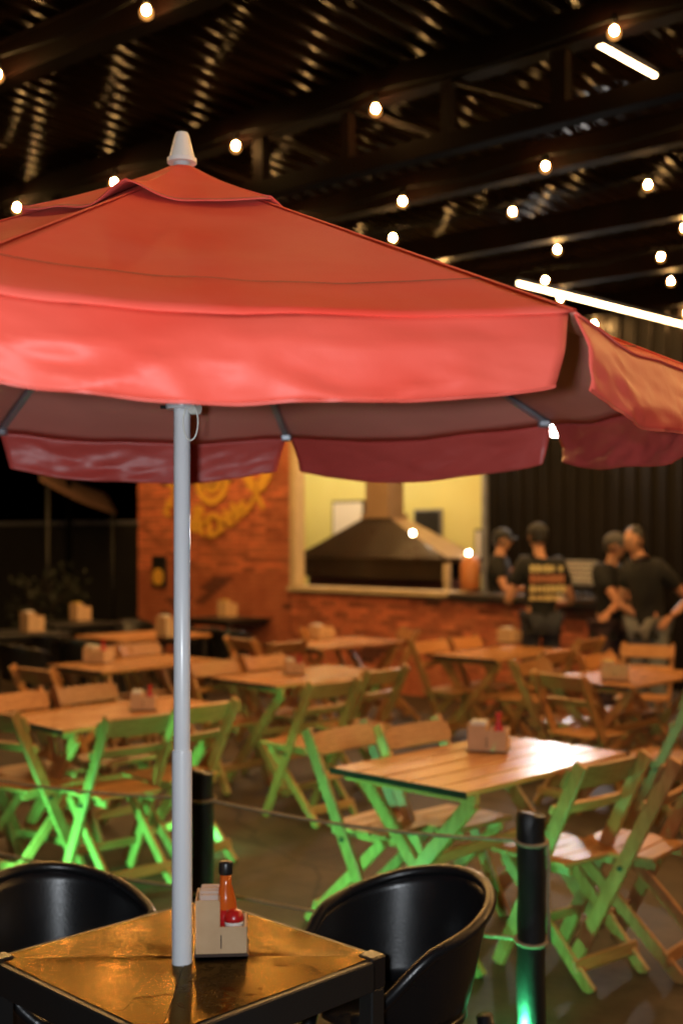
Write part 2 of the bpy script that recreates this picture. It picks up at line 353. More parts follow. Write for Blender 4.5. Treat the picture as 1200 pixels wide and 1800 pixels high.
# lettering and emblem on the brick panel
def text_mesh(s, size, depth, m, name):
    c = bpy.data.curves.new(name, 'FONT'); c.body = s; c.size = size; c.extrude = depth; c.align_x = 'CENTER'; c.align_y = 'CENTER'; c.offset = size * .03
    o = bpy.data.objects.new(name, c); COL.objects.link(o); dg = bpy.context.evaluated_depsgraph_get(); me = bpy.data.meshes.new_from_object(o.evaluated_get(dg))
    bpy.data.objects.remove(o); me.name = name; me.materials.clear(); me.materials.append(m); return me
sg = thing('wall_lettering', 'round yellow emblem with curved lettering and crossed tools on the brick panel', 'sign', P0, RB)
def pl(px, py, y=-.03): x = bx(px, 0); Y = bl(x, 0).y; return Vector((x, y, H - (py - YH) / FPX * Y))
cc = pl(375, 842)
ring = MB(); n = 40; ro, ri = .335, .245
for k in range(n):
    a0, a1 = 2 * math.pi * k / n, 2 * math.pi * (k + 1) / n
    q = [(cc.x + r_ * math.cos(a), yy_, cc.z + r_ * math.sin(a)) for (r_, yy_) in ((ri, -.035), (ro, -.035), (ro, .0), (ri, .0)) for a in (a0, a1)]
    ring.add(q, [(0, 2, 3, 1), (2, 4, 5, 3), (6, 0, 1, 7)])
ring.obj('emblem_ring', M_goldl, sg)
disc = MB(); disc.add([(cc.x + .19 * math.cos(2 * math.pi * k / 28), -.03, cc.z + .19 * math.sin(2 * math.pi * k / 28)) for k in range(28)] + [(cc.x + .19 * math.cos(2 * math.pi * k / 28), .0, cc.z + .19 * math.sin(2 * math.pi * k / 28)) for k in range(28)],
    [tuple(range(28))] + [(k, 28 + k, 28 + (k + 1) % 28, (k + 1) % 28) for k in range(28)]); disc.obj('emblem_disc', M_goldl, sg)
arc = MB(); arc.tube([(cc.x + .11 * math.cos(R(a)), -.038, cc.z + .02 + .11 * math.sin(R(a))) for a in range(200, 345, 12)], .014, 6); arc.obj('emblem_line', M_brickd, sg)
def glyph(ch, px, py, size, rot):
    p = pl(px, py); o = link('letter', text_mesh(ch, size, .014, M_goldl, 'letter'), sg); o.location = p; o.rotation_euler = Vector((R(90), 0, 0)); 
    o.rotation_euler = (Matrix.Rotation(-rot, 3, 'Y') @ Matrix.Rotation(R(90), 3, 'X')).to_euler()
for ch, px, py, sz, rt in (('&', 351, 915, .50, -14), ('D', 380, 925, .42, 8), ('r', 394, 918, .36, 18), ('i', 402, 912, .36, 24), ('n', 411, 906, .36, 28), ('k', 421, 898, .36, 32), ('s', 430, 890, .36, 36), ('t', 300, 890, .40, -36)):
    glyph(ch, px, py, sz, R(rt))
def tool(px0, py0, px1, py1, head):
    p, q = pl(px0, py0), pl(px1, py1); b = MB(); b.bar(p, q, .055, .02, (1, 0, 0)); 
    d = (q - p).normalized(); b.bar(q - d * .05, q + d * .20, head, .022, (1, 0, 0)); b.obj('crossed_tool', M_goldl, sg)
tool(440, 894, 463, 852, .15); tool(466, 894, 445, 852, .13); tool(302, 886, 318, 845, .13); tool(322, 886, 301, 845, .13)
bp_ = pl(284, 1005); hb = thing('menu_board', 'small black board with round yellow emblem on the brick panel', 'sign board', P0, RB)
MB().box((bp_.x, -.035, bp_.z), (.29, .04, .42), ch=.006).obj('board', M_blackm, hb)
MB().tube([(bp_.x, -.054, bp_.z - .07), (bp_.x, -.064, bp_.z - .07)], .115, 24).obj('emblem', M_goldl, hb)
# kitchen back wall, side wall, dark cladding
YB = 2.4
xd = bx(851, YB)
ky = thing('kitchen_wall', 'bright yellow plastered wall inside the grill kitchen', 'wall', P0, RB)
xk = xa + .08
MB().box(((xk + xd) / 2, YB + .08, 1.8), (xd - xk, .16, 3.6)).obj('plaster_face', M_yel, ky)
MB().box((xk + .09, YB / 2 + .07, 1.8), (.14, YB - .15, 3.6)).obj('return_wall', M_yel, ky)
dc = thing('corrugated_cladding', 'dark ribbed metal wall behind the staff', 'wall', P0, RB)
x = xd + .004; cl = MB(); pts = []
while x < 9.0:
    for (dx, dy) in ((0, 0), (.10, 0), (.118, .03), (.18, .03), (.198, 0)): pts += [(x + dx, YB - dy, 0), (x + dx, YB - dy, 4.6)]
    x += .2
cl.grid(pts, len(pts) // 2, 2); cl.obj('ribbed_sheet', M_clad, dc)
MB().box((xd + .03, YB - .01, 1.8), (.06, .10, 3.6)).obj('corner_post', M_grey, dc)
def picture(name, pxa, pya, pxb, pyb, m, label, cat, d=.03):
    xa_, xb_ = bx(pxa, YB - .03), bx(pxb, YB - .03); Y = bl((xa_ + xb_) / 2, YB).y
    za, zb_ = H - (pya - YH) / FPX * Y, H - (pyb - YH) / FPX * Y
    t = thing(name, label, cat, P0, RB)
    MB().box(((xa_ + xb_) / 2, YB - .02, (za + zb_) / 2), (xb_ - xa_, d, za - zb_), ch=.004).obj('frame', M_blackm if m is not M_blackm else M_grey, t)
    MB().box(((xa_ + xb_) / 2, YB - .02 - d / 2 - .003, (za + zb_) / 2), (xb_ - xa_ - .06, .006, za - zb_ - .06)).obj('face', m, t)
    return t
picture('notice_board', 727, 895, 776, 945, M_blackm, 'dark notice board on the yellow kitchen wall', 'notice board')
picture('serving_window', 584, 880, 640, 950, M_paper, 'pale window in the yellow wall left of the hood flue', 'window')
picture('paper_sheet', 834, 930, 848, 1005, M_paper, 'narrow white sheet on the yellow wall edge behind the staff', 'paper')
# grill with hood
hx0, hx1, hy0, hy1 = bx(520, .62), bx(785, .62), .62, 1.26
gr = thing('barbecue_grill', 'brick grill with dark pyramid copper hood and square flue', 'grill', P0, RB)
hm = (hx0 + hx1) / 2 - .03; zt, zs, zb0 = 1.97, 1.50, 1.26; fw = .19
a = [(hx0, hy0, zs), (hx1, hy0, zs), (hx1, hy1, zs), (hx0, hy1, zs)]; b = [(hm - fw * 1.2, hy0 + .20, zt), (hm + fw * 1.2, hy0 + .20, zt), (hm + fw * 1.2, hy1 - .14, zt), (hm - fw * 1.2, hy1 - .14, zt)]
hd = MB(); hd.add(a + b, [(0, 1, 5, 4), (2, 3, 7, 6), (3, 0, 4, 7), (4, 5, 6, 7)]); hd.obj('hood', M_hood, gr)
MB().add([a[1], a[2], b[2], b[1]], [(0, 1, 2, 3)]) 
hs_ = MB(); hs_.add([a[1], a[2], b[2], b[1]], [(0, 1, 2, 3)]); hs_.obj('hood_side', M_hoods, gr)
MB().box(((hx0 + hx1) / 2, (hy0 + hy1) / 2, zs - .03), (hx1 - hx0 + .03, hy1 - hy0 + .03, .05)).obj('hood_rim', M_hood, gr)
MB().box(((hx0 + hx1) / 2 - .03, hy0 + .02, zs - .155), (hx1 - hx0 - .12, .03, .20)).obj('hood_skirt', M_hood, gr)
MB().box((hm, (hy0 + hy1) / 2 + .03, zt + .72), (fw * 2, .28, 1.44)).obj('flue', M_hoods, gr)
MB().box((hm, (hy0 + hy1) / 2 + .03, zt + .03), (fw * 2 + .08, .36, .05)).obj('flue_collar', M_hoods, gr)
MB().box(((hx0 + hx1) / 2, (hy0 + hy1) / 2 + .1, .62), (hx1 - hx0 - .1, hy1 - hy0 - .16, 1.24)).obj('firebox', M_brickd, gr)
MB().box(((hx0 + hx1) / 2, hy1 - .05, 1.36), (hx1 - hx0 - .06, .06, .24)).obj('fire_back', M_dark, gr)
for xx in (hx0 + .05, hx1 - .02):
    MB().box((xx, hy0 + .03, .735), (.07, .06, 1.47)).obj('support_post', M_beige, gr)
for px, py in ((725, 937), (823, 972)):
    k = link('bulb', MB().ball((0, 0, 0), .026, 2).mesh('bulb', mat('hood_bulb', (1, .9, .7), .3, emit=(1, .82, .55), estr=60), True), gr)
    xx = bx(px, .55 if px < 800 else 1.0); k.location = (xx, .55 if px < 800 else 1.0, H - (py - YH) / FPX * bl(xx, .55 if px < 800 else 1.0).y)
xx = bx(826, 1.5); Yk = bl(xx, 1.5).y
ob = thing('drink_dispenser', 'orange dispenser standing on the counter beside the grill', 'dispenser', bl(bx(826, .6), .6, 1.15), RB)
MB().lathe([(.10, .0), (.11, .02), (.11, .30), (.08, .36), (.03, .38)], n=16).obj('body', mat('orange_plastic', (.45, .16, .05), .4), ob, True)
MB().box((0, 0, -.008), (.24, .24, .016)).obj('tray', M_blackm, ob)
# kitchen tube lamps
kt = thing('kitchen_tube_light', 'tube light on the kitchen ceiling, hidden above the opening', 'tube light', P0, RB)
MB().tube([(-6.2, 1.45, 3.3), (-2.7, 1.45, 3.3)], .02, 10).obj('tube', M_tubek, kt, True)
MB().box((-4.45, 1.45, 3.36), (3.6, .10, .05)).obj('batten', M_white, kt)
lk = bpy.data.lights.new('kitchen_light', 'AREA'); lk.shape = 'RECTANGLE'; lk.size = 3.4; lk.size_y = .08; lk.energy = KITCHEN_W; lk.color = (1, .95, .72)
lko = bpy.data.objects.new('kitchen_light', lk); COL.objects.link(lko); lko.parent = kt; lko.location = (-4.45, 1.45, 3.27)
# floodlight on the cladding, seen through the gap in the valance
fx = bx(986, YB - .3); fz = H - (756 - YH) / FPX * bl(fx, YB - .3).y
fdt = thing('floodlight', 'white floodlight on the dark cladding, glimpsed between umbrella flaps', 'floodlight', bl(fx, YB - .3, fz), 0)
ang = math.atan2(-bl(fx, YB).y, .6 - bl(fx, YB).x)
Rz = Matrix.Rotation(ang + R(90), 4, 'Z') @ Matrix.Rotation(R(-16), 4, 'X')
b = MB().box((0, 0, 0), (.26, .07, .20), ch=.01); b.v = [tuple(Rz @ Vector(p)) for p in b.v]; b.obj('housing', M_blackm, fdt)
b = MB().box((0, -.037, 0), (.22, .006, .16)); b.v = [tuple(Rz @ Vector(p)) for p in b.v]; b.obj('lens', M_flood, fdt)
b = MB().bar((0, 0, -.0), tuple(YD * .28), .03, .03, (0, 0, 1)); b.obj('bracket', M_blackm, fdt)
fl2 = bpy.data.lights.new('flood', 'AREA'); fl2.shape = 'RECTANGLE'; fl2.size = .22; fl2.size_y = .16; fl2.energy = FLOOD_W; fl2.color = (1, .93, .88)
f2o = bpy.data.objects.new('flood', fl2); COL.objects.link(f2o); f2o.parent = fdt
dv = Vector((.9, 5.0, 1.0)) - bl(fx, YB - .3, fz); f2o.rotation_euler = dv.to_track_quat('-Z', 'Y').to_euler(); f2o.location = tuple(dv.normalized() * .06)
# grey screen on the counter
sx = bx(1021, .35); sY = bl(sx, .35).y
scn = thing('cash_register_screen', 'grey screen facing out on the dark counter between the staff', 'screen', bl(sx, .35, 1.15), RB)
MB().box((0, 0, .22), (.36, .05, .26), ch=.01).obj('screen', M_grey, scn)
MB().box((0, 0, .02), (.20, .16, .035)).obj('base', M_blackm, scn)
MB().box((0, 0, .065), (.04, .03, .06)).obj('stem', M_blackm, scn)
for k in range(4): MB().box((0, -.03, .30 - k * .05), (.28, .006, .016)).obj('text_row', M_paper, scn)

# ------------------------------------------------------------------ dark far left: boundary wall, lamp post, shrubs, awning
bw = thing('boundary_wall', 'dark low boundary wall at far left beyond the seating', 'wall', (-3.9, 20.0, 0), R(150))
MB().box((1.2, 0, 0.98), (9.5, .16, 1.96)).obj('wall_face', M_dark, bw)
MB().box((1.2, 0, 2.0), (9.5, .24, .06)).obj('coping', M_grey, bw)
pp = atY(122, 900, 18.5); ps = thing('steel_post', 'thin grey post against the dark sky at far left', 'post', (pp.x, 18.5, 0))
MB().lathe([(.05, 0), (.05, 2.9), (.03, 2.92)], n=10).obj('shaft', M_wire, ps, True); MB().box((0, 0, .01), (.2, .2, .02)).obj('base', M_grey, ps)
a1, a2 = atY(70, 845, 17.0), atY(205, 905, 18.0)
aw = thing('tarpaulin_awning', 'dim brown tarpaulin edge sloping down beside the brick panel', 'awning', (0, 0, 0))
mb = MB(); pts = []
for i in range(9):
    for j in range(5):
        p = a1.lerp(a2, i / 8); pts.append(p + Vector((-.15 * j, .55 * j, .30 * j * .35 - .05 * math.sin(i / 8 * math.pi))))
mb.grid(pts, 9, 5); o = mb.obj('tarpaulin', mat('brown_tarpaulin', (.11, .055, .035), .8, var=(.08, .04, .026), vscale=3), aw, True); md = o.modifiers.new('t', 'SOLIDIFY'); md.thickness = .02
for px in (100, 195):
    q = a1.lerp(a2, .1 if px == 100 else .95); MB().lathe([(.025, 0), (.025, q.z)], c=(q.x, q.y, 0), n=8).obj('stake', M_blackm, aw, True)
def shrub(px, py, Y, w, h, label):
    p = atY(px, py, Y); t = thing('potted_shrub', label, 'plant', (p.x, Y, 0))
    MB().lathe([(.14, 0), (.20, .30), (.22, .34), (.19, .34), (.18, .31)], n=16).obj('pot', M_terra, t, True)
    st = MB(); lf = MB()
    for k in range(9):
        a = random.uniform(0, 6.28); e = Vector((math.cos(a) * w * random.uniform(.3, 1), math.sin(a) * w * random.uniform(.3, 1), h * random.uniform(.55, 1)))
        pts = [Vector((0, 0, .3)).lerp(e, t_) + Vector((0, 0, .1 * math.sin(t_ * 3))) for t_ in (0, .33, .66, 1)]; st.tube(pts, [.012, .010, .007, .004], 6)
        for q in range(34):
            c = pts[random.randint(1, 3)] + Vector((random.gauss(0, .1), random.gauss(0, .1), random.gauss(0, .09))); l = random.uniform(.06, .13)
            d = Vector((random.gauss(0, 1), random.gauss(0, 1), random.gauss(.2, .7))).normalized(); s_ = d.cross(Vector((random.gauss(0, 1), random.gauss(0, 1), 1))).normalized() * l * .3; up = d.cross(s_).normalized() * l * .08
            lf.add([c, c + d * l * .5 + s_ + up, c + d * l, c + d * l * .5 - s_ + up], [(0, 1, 2), (0, 2, 3)])
    st.obj('stem', M_terra, t, True); lf.obj('foliage', M_leaf, t)
shrub(60, 1030, 15.6, .45, 1.35, 'dark bushy potted plant against the far left wall')
shrub(125, 1030, 16.6, .2, 1.25, 'slim dark potted plant right of the bushy one, far left')

# ------------------------------------------------------------------ wooden folding tables
TZ, TL, TW = .75, 1.17, .72
def make_table(loc, rz, label):
    t = thing('folding_table', label, 'table', loc, rz, 'slatted wooden folding tables')
    n = 5; w = TW / n
    for i in range(n):
        MB().box((0, -TW / 2 + w * (i + .5), TZ - .011), (TL, w - .016, .022), ch=.003).obj('plank', M_wt, t)
    for sx in (-1, 1):
        MB().box((sx * (TL / 2 + .004), 0, TZ - .0125), (.006, TW, .026)).obj('end_strip', M_blackm, t)
        MB().box((sx * .50, 0, TZ - .042), (.03, TW - .03, .038), ch=.003).obj('batten', M_wx, t)
        MB().bar((sx * .47, -.30, TZ - .062), (sx * .47, .31, 0), .030, .062, (1, 0, 0), .004).obj('leg', M_wz, t)
        MB().bar((sx * .435, .30, TZ - .062), (sx * .435, -.31, 0), .030, .062, (1, 0, 0), .004).obj('leg', M_wz, t)
    MB().box((0, 0, .385), (.84, .03, .045), ch=.003).obj('stretcher', M_wx, t)
    return t
TAB = {}
def tloc(px, py):                            # from the near corner's pixel
    p = at(px, py, TZ); c = p + UX * TW / 2 + VX * TL / 2; return Vector((c.x, c.y, 0))
tables = [('T1', (.62, 5.13), 'slatted wooden table in front right, its right end glaring white'),
          ('T2', tloc(1104, 1208), 'wooden table at right edge with white glare and a paper box'),
          ('T3', tloc(870, 1160), 'wooden table standing before the brick counter near the staff'),
          ('T4', tloc(490, 1206), 'wooden table just right of the umbrella pole, middle row'),
          ('T5', tloc(115, 1284), 'large pale wooden table at front left behind the ropes'),
          ('T6', tloc(175, 1181), 'wooden table behind the front left one, left of the pole'),
          ('T7', tloc(560, 1140), 'wooden table at the foot of the brick counter, centre')]
proto = None
for key, l, lab in tables:
    l = Vector((l[0], l[1], 0)); TAB[key] = l
    if proto is None: proto = make_table(l, AX, lab)
    else: dup(proto, l, AX + R(random.uniform(-2, 2)), lab)

# ------------------------------------------------------------------ wooden folding chairs (local: x width, +y facing)
CHH = .86
def make_chair():
    t = thing('folding_chair', '', 'chair', (0, 0, 0), 0, 'wooden folding chairs at the slatted tables')
    W2 = .195
    def py(z): return .20 - (.20 + .23) * z / CHH
    for s in (-1, 1):
        MB().bar((s * W2, py(0), 0), (s * W2, py(CHH), CHH), .024, .058, (1, 0, 0), .004).obj('post', M_wz, t)
        MB().bar((s * (W2 - .032), -.25, 0), (s * (W2 - .032), .19, .425), .024, .050, (1, 0, 0), .004).obj('leg', M_wz, t)
        MB().box((s * (W2 - .062), .055, .425), (.024, .36, .036), ch=.003).obj('seat_rail', M_wx, t)
        MB().tube([(s * (W2 + .012), py(.41), .41), (s * (W2 + .022), py(.41), .41)], .011, 8).obj('pivot_bolt', M_blackm, t)
    for i in range(4):
        MB().box((0, -.085 + .092 * i, .4525), (.40 if i else .345, .083, .018), ch=.003).obj('seat_slat', M_wx, t)
    rot = Matrix.Rotation(math.atan(.43 / CHH), 3, 'X')
    for (zc, h_) in ((CHH - .065, .105), (CHH - .195, .045)):
        # curved slats
        mb = MB(); nx = 9; top = []; 
        for i in range(nx):
            x = -.215 + .43 * i / (nx - 1); e = (x / .215) ** 2; hh = h_ / 2 - (.014 * max(0, abs(x) - .16) / .055 if h_ > .08 else .004 * e)
            yb = py(zc) + .026 - .022 * (1 - e)
            for (dy, dz) in ((.018, -hh), (.018, hh), (0, hh), (0, -hh)):
                v = rot @ Vector((0, dy, dz)); top.append(Vector((x, yb, zc)) + v)
        o = len(mb.v); mb.v += [tuple(p) for p in top]
        for i in range(nx - 1):
            for k in range(4): mb.f.append((i * 4 + k, (i + 1) * 4 + k, (i + 1) * 4 + (k + 1) % 4, i * 4 + (k + 1) % 4))
        mb.f += [(0, 1, 2, 3), tuple((nx - 1) * 4 + k for k in (3, 2, 1, 0))]
        mb.obj('back_slat', M_wx, t)
    MB().bar((-.195, -.186, .085), (.195, -.186, .085), .052, .020, (0, .3, 1), .006).obj('foot_rail', M_wx, t)
    MB().bar((-.18, py(.14) , .155), (.18, py(.14), .155), .045, .018, (0, -.3, 1), .004).obj('foot_rail', M_wx, t)
    return t
CHAIR = make_chair(); first = [True]
def chair(key, side, px=None, py=None, off=None, s=None, tw=0.0, lab=''):
    c = TAB[key]
    ax, al = {'A': (-UX, VX), 'B': (UX, VX), 'E': (-VX, UX), 'F': (VX, UX)}[side]
    face = {'A': AX + R(90), 'B': AX - R(90), 'E': AX, 'F': AX + R(180)}[side]
    if px is not None:
        q = at(px, py, CHH - .01); q.z = 0; q += Vector((0, 0, 0)); d = q - c; o_, s_ = d.dot(ax), d.dot(al)
        lo = .46 if side in 'AB' else .70
        off = max(lo, min(o_, lo + .75)) if off is None else off; s = s_ if s is None else s
    top = c + ax * off + al * s                      # where the back's top stands
    rz = face - R(90) + R(tw)
    loc = top - Vector((-math.sin(rz), math.cos(rz), 0)) * (-.23)
    lab = 'wooden folding chair ' + lab
    if first[0]:
        CHAIR.location = loc; CHAIR.rotation_euler = (0, 0, rz); CHAIR['label'] = lab; first[0] = False; return CHAIR
    return dup(CHAIR, loc, rz, lab)
chair('T1', 'A', 1080, 1338, tw=-7, lab='lit green right behind the front black rope post')
chair('T1', 'A', 1222, 1328, tw=6, lab='cut by the right edge, nearest the front right table')
chair('T1', 'B', 590, 1277, tw=2, lab='facing us at left of the far side of front right table')
chair('T1', 'B', 715, 1270, tw=-3, lab='facing us behind the middle of the front right table')
chair('T2', 'E', 978, 1186, tw=-6, lab='with its back to us before the white glaring table')
chair('T2', 'B', 925, 1160, tw=3, lab='with bright green post, left of the white glaring table')
chair('T2', 'B', 1155, 1158, tw=-2, lab='facing us behind the white glaring table')
chair('T2', 'A', 1246, 1215, tw=4, lab='at the right edge on the near side of the glaring table')
chair('T3', 'B', 765, 1127, lab='at the left corner of the table before the counter, facing us')
chair('T3', 'B', 828, 1121, tw=4, lab='behind the table before the counter, next to its left corner')
chair('T3', 'A', 985, 1144, tw=-3, lab='on near side of the table before the counter, under the cap wearer')
chair('T3', 'A', 1040, 1124, tw=3, lab='at the right end of the table before the counter')
chair('T4', 'A', 590, 1198, tw=-3, lab='with green posts on near side of the middle table, left one')
chair('T4', 'A', 682, 1177, tw=3, lab='with green posts on near side of the middle table, right one')
chair('T4', 'B', 370, 1162, lab='facing us on the far side of middle table, touching the pole')
chair('T4', 'B', 457, 1152, tw=3, lab='facing us on the far side of middle table behind its paper box')
chair('T5', 'A', 252, 1259, tw=-4, lab='with glowing green leg left of the pole, at the front left table')
chair('T5', 'A', 368, 1238, tw=3, lab='directly right of the pole, at the front left table')
chair('T5', 'B', off=.47, s=-.42, px=20, py=1215, lab='facing us at the left edge behind the front left table')
chair('T5', 'B', off=.49, s=.07, px=150, py=1210, tw=4, lab='facing us behind the front left table, left of its box')
chair('T5', 'E', off=.88, s=-.12, px=0, py=1300, tw=10, lab='cut by the left edge at the end of front left table')
chair('T6', 'E', 55, 1176, tw=8, lab='dark from behind at the left end of second left table')
chair('T6', 'B', 228, 1139, lab='behind second left table, right of its paper box')
chair('T6', 'B', 290, 1136, tw=4, lab='behind second left table, touching the pole')
chair('T7', 'E', 420, 1123, tw=-5, lab='seen from behind at the left end of the centre rear table')
chair('T7', 'A', 510, 1129, tw=3, lab='seen from behind on the near side of the centre rear table')
chair('T7', 'B', 628, 1109, lab='facing us against the brick counter, behind centre rear table')
chair('T7', 'F', 698, 1108, tw=-30, lab='facing us alone at the right end of the centre rear table')
chair('T2', 'F', 1196, 1126, off=1.3, tw=20, lab='at the right edge beyond the glaring table, far back')

# ------------------------------------------------------------------ condiment boxes and bottles
def box_holder(loc, rz, label, low=True, sc=1.0, napkin=M_paper, hs=1.0):
    t = thing('condiment_box', label, 'condiment box', loc, rz, 'fibreboard condiment boxes on the tables')
    w, d, h = .12 * sc, .10 * sc, .125 * sc * hs; hl = .062 * sc if low else h * .8; k = .004
    wl = w * .46
    def pan(c, dd): MB().box(c, dd).obj('panel', M_mdf, t)
    z0 = .007
    for yy_ in (-d / 2, d / 2):
        pan((-w / 2 + wl / 2, yy_, z0 + h / 2), (wl - .0015, k, h)); pan((wl / 2, yy_, z0 + hl / 2), (w - wl - .0015, k, hl))
    pan((-w / 2 + k / 2, 0, z0 + h / 2), (k, d - k - .001, h)); pan((w / 2 - k / 2, 0, z0 + hl / 2), (k, d - k - .001, hl)); pan((-w / 2 + wl, 0, z0 + h / 2 - .002), (k, d - k - .001, h - .004))
    MB().box((0, 0, .0032), (w + .008, d + .008, .006)).obj('base', M_mdfe, t)
    nt_ = MB().box((0, -d / 2 - .0022, z0 + hl * .45), (.0028, .0012, hl * .5)); nt_.box((w / 2 + .0006, -.02, z0 + hl * .55), (.0012, .004, hl * .5)); nt_.obj('slot', M_mdfe, t)
    npk = MB()
    for i in range(5): npk.box((-w / 2 + .004 + wl / 2, -.035 + i * .0175, z0 + (h + .012 + .004 * (i % 2)) / 2), (wl - .012, .014, h + .008 + .005 * (i % 3)), ch=.002)
    npk.obj('napkin_pack', napkin, t)
    return t
def bottle(loc, label, sc=1.0, kind='sauce'):
    t = thing('sauce_bottle', label, 'bottle', loc, random.uniform(0, 6), 'sauce bottles in the condiment boxes')
    s = sc
    MB().lathe([(.022 * s, 0), (.0235 * s, .004 * s), (.0235 * s, .085 * s), (.020 * s, .10 * s), (.0125 * s, .125 * s), (.0115 * s, .150 * s)], n=20).obj('body', M_sauce if kind == 'sauce' else M_redlab, t, True)
    MB().lathe([(.0145 * s, .146 * s), (.0150 * s, .150 * s), (.0150 * s, .170 * s), (.013 * s, .173 * s)], n=20).obj('cap', M_bcap if kind == 'sauce' else M_redlab, t, True)
    MB().lathe([(.0240 * s, .03 * s), (.0240 * s, .075 * s)], n=20).obj('label_band', M_redlab if kind == 'sauce' else M_paper, t, True)
    return t
fb = at(386, 1683, .72); fbl = fb + Vector((0, .05, .002))
box_holder((fbl.x, fbl.y, .7225), R(4), 'raw fibreboard box with paper packs beside the umbrella pole', napkin=M_kraft)
bottle((fbl.x + .008, fbl.y + .018, .7325), 'orange hot sauce bottle with black cap beside the umbrella pole', 1.13)
ks = thing('ketchup_cup', 'small red topped white sauce tub in the box by the pole', 'sauce tub', (fbl.x + .030, fbl.y - .010, .7325))
MB().lathe([(.018, 0), (.021, .052), (.0225, .055), (.0225, .062)], n=18).obj('tub', M_paper, ks, True)
MB().lathe([(.0235, .0622), (.0235, .070), (.018, .084), (.008, .088)], n=18).obj('lid', M_redlab, ks, True)
def on_table(px, py, rz, label, sc=1.0, low=False, napkin=M_paper, bot=None):
    p = at(px, py, TZ); p = p + Vector((0, .05, .0015)); box_holder(p, rz, label, low, sc, napkin, .62)
    if bot: bottle((p.x + math.cos(rz) * .03 * sc, p.y + math.sin(rz) * .03 * sc, TZ + .008), bot, .66 * sc, 'ketchup')
on_table(861, 1322, AX + R(-60), 'brown box of napkins on the front right table', 1.45, bot='red sauce bottle in the front right table box')
on_table(1083, 1197, AX + R(-60), 'yellow topped box on the white glaring table', 1.5, napkin=M_ochre)
on_table(898, 1130, AX, 'pale box on the table before the brick counter', 1.6)
on_table(517, 1186, R(10), 'grey box with white napkins on the middle table', 1.15, bot='red sauce bottle in the middle table box')
on_table(250, 1250, R(5), 'grey box with white napkins on the front left table', 1.15, low=True, bot='red sauce bottle in the front left table box')
on_table(170, 1166, AX + R(-60), 'orange brown box on the second left table', 1.5, bot='red sauce bottle in the second left table box')
on_table(563, 1124, AX, 'pale box on the centre rear table', 1.6)

# ------------------------------------------------------------------ black tub chairs and black tables
def make_tub():
    t = thing('tub_chair', '', 'chair', (0, 0, 0), 0, 'black plastic tub chairs')
    # rim curve: angle th from back (local -y is the back, +y the front opening)
    n = 40; rows = []; sst = lambda q: max(0, min(1, q)) ** 2 * (3 - 2 * max(0, min(1, q)))
    rz = lambda a: .585 + .140 * (0.5 + 0.5 * math.cos(a)) ** 1.15 - .13 * sst((abs(a) - 1.75) / .87)
    A = R(150)
    def pt(a, k):                          # k 0 seat .. 1 rim
        rx = .190 + .060 * k ** .8; ry = .205 + .075 * k; zz = .40 + (rz(a) - .40) * k
        return Vector((rx * math.sin(a), -ry * math.cos(a) + .01, zz))
    out = MB(); pts = []; K = 9
    for i in range(n + 1):
        a = -A + 2 * A * i / n
        for k in range(K): pts.append(pt(a, k / (K - 1)))
    out.grid(pts, n + 1, K); sh = out.obj('shell', M_black, t, True); md = sh.modifiers.new('t', 'SOLIDIFY'); md.thickness = .008; md.offset = 1
    rim = MB(); rim.tube([pt(-A + 2 * A * i / n, 1.0) for i in range(n + 1)], .017, 10); rim.obj('rim', M_black, t, True)
    seat = MB(); ring = [pt(-A + 2 * A * i / n, 0.02) for i in range(n + 1)]; c = Vector((0, .03, .385))
    seat.v = [tuple(c)] + [tuple(p) for p in ring]; seat.f = [(0, i + 1, i + 2) for i in range(n)] + [(0, n + 1, 1)]
    so = seat.obj('seat', M_black, t, True); md = so.modifiers.new('t', 'SOLIDIFY'); md.thickness = .018
    for sx in (-1, 1):
        for sy in (-1, 1): MB().tube([(sx * .17, sy * .17, .39), (sx * .23, sy * .23, 0)], [.024, .017], 10).obj('leg', M_black, t, True)
    return t
TUB = make_tub()
def rzf(d): return math.atan2(d[1], d[0]) - R(90)
TUB.location = (.155, 3.30, 0); TUB.rotation_euler = (0, 0, rzf((-.80, -.60))); TUB['label'] = 'black tub chair right of the shiny table, inside facing left'
dup(TUB, (-.78, 3.29, 0), rzf((.55, -.83)), 'black tub chair behind the shiny table, cut by left edge')
dup(TUB, (.02, 2.18, 0), rzf((-.72, .69)), 'black tub chair cut by the bottom edge, only its rim showing')
def black_table(loc, rz, label, top=M_blackm, w=.9, l=.9):
    t = thing('black_table', label, 'table', loc, rz, 'black tables at the far left')
    MB().box((0, 0, .735), (l, w, .03), ch=.005).obj('top', top, t)
    for sx in (-1, 1):
        for sy in (-1, 1): MB().box((sx * (l / 2 - .06), sy * (w / 2 - .06), .36), (.05, .05, .72)).obj('leg', M_blackm, t)
    MB().box((0, 0, .69), (l - .16, w - .16, .05)).obj('apron', M_blackm, t)
    return t
def bt(px, py, label, top=M_blackm, l=.9):
    p = at(px, py, .75); black_table((p.x, p.y + .1, 0), AX, label, top, .8, l); return p
bt(20, 1112, 'black table at the far left edge carrying a napkin box')
bt(250, 1117, 'brown topped black table left of the pole before the brick panel', M_wx, 1.1)
bt(410, 1086, 'black table right of the pole against the brick panel')
bt(120, 1095, 'black table in the dark between the far left boxes')
for px, py, lab, m in ((55, 1112, 'pale box on the black table at far left edge', M_paper), (140, 1092, 'orange box standing alone in the dark far left', M_ochre), (295, 1121, 'pale box on the brown topped table touching the pole', M_paper), (399, 1085, 'orange box on the black table below the emblem wall', M_ochre)):
    p = at(px, py, .75); box_holder((p.x, p.y + .05, .752), AX, lab, False, 1.6, m)
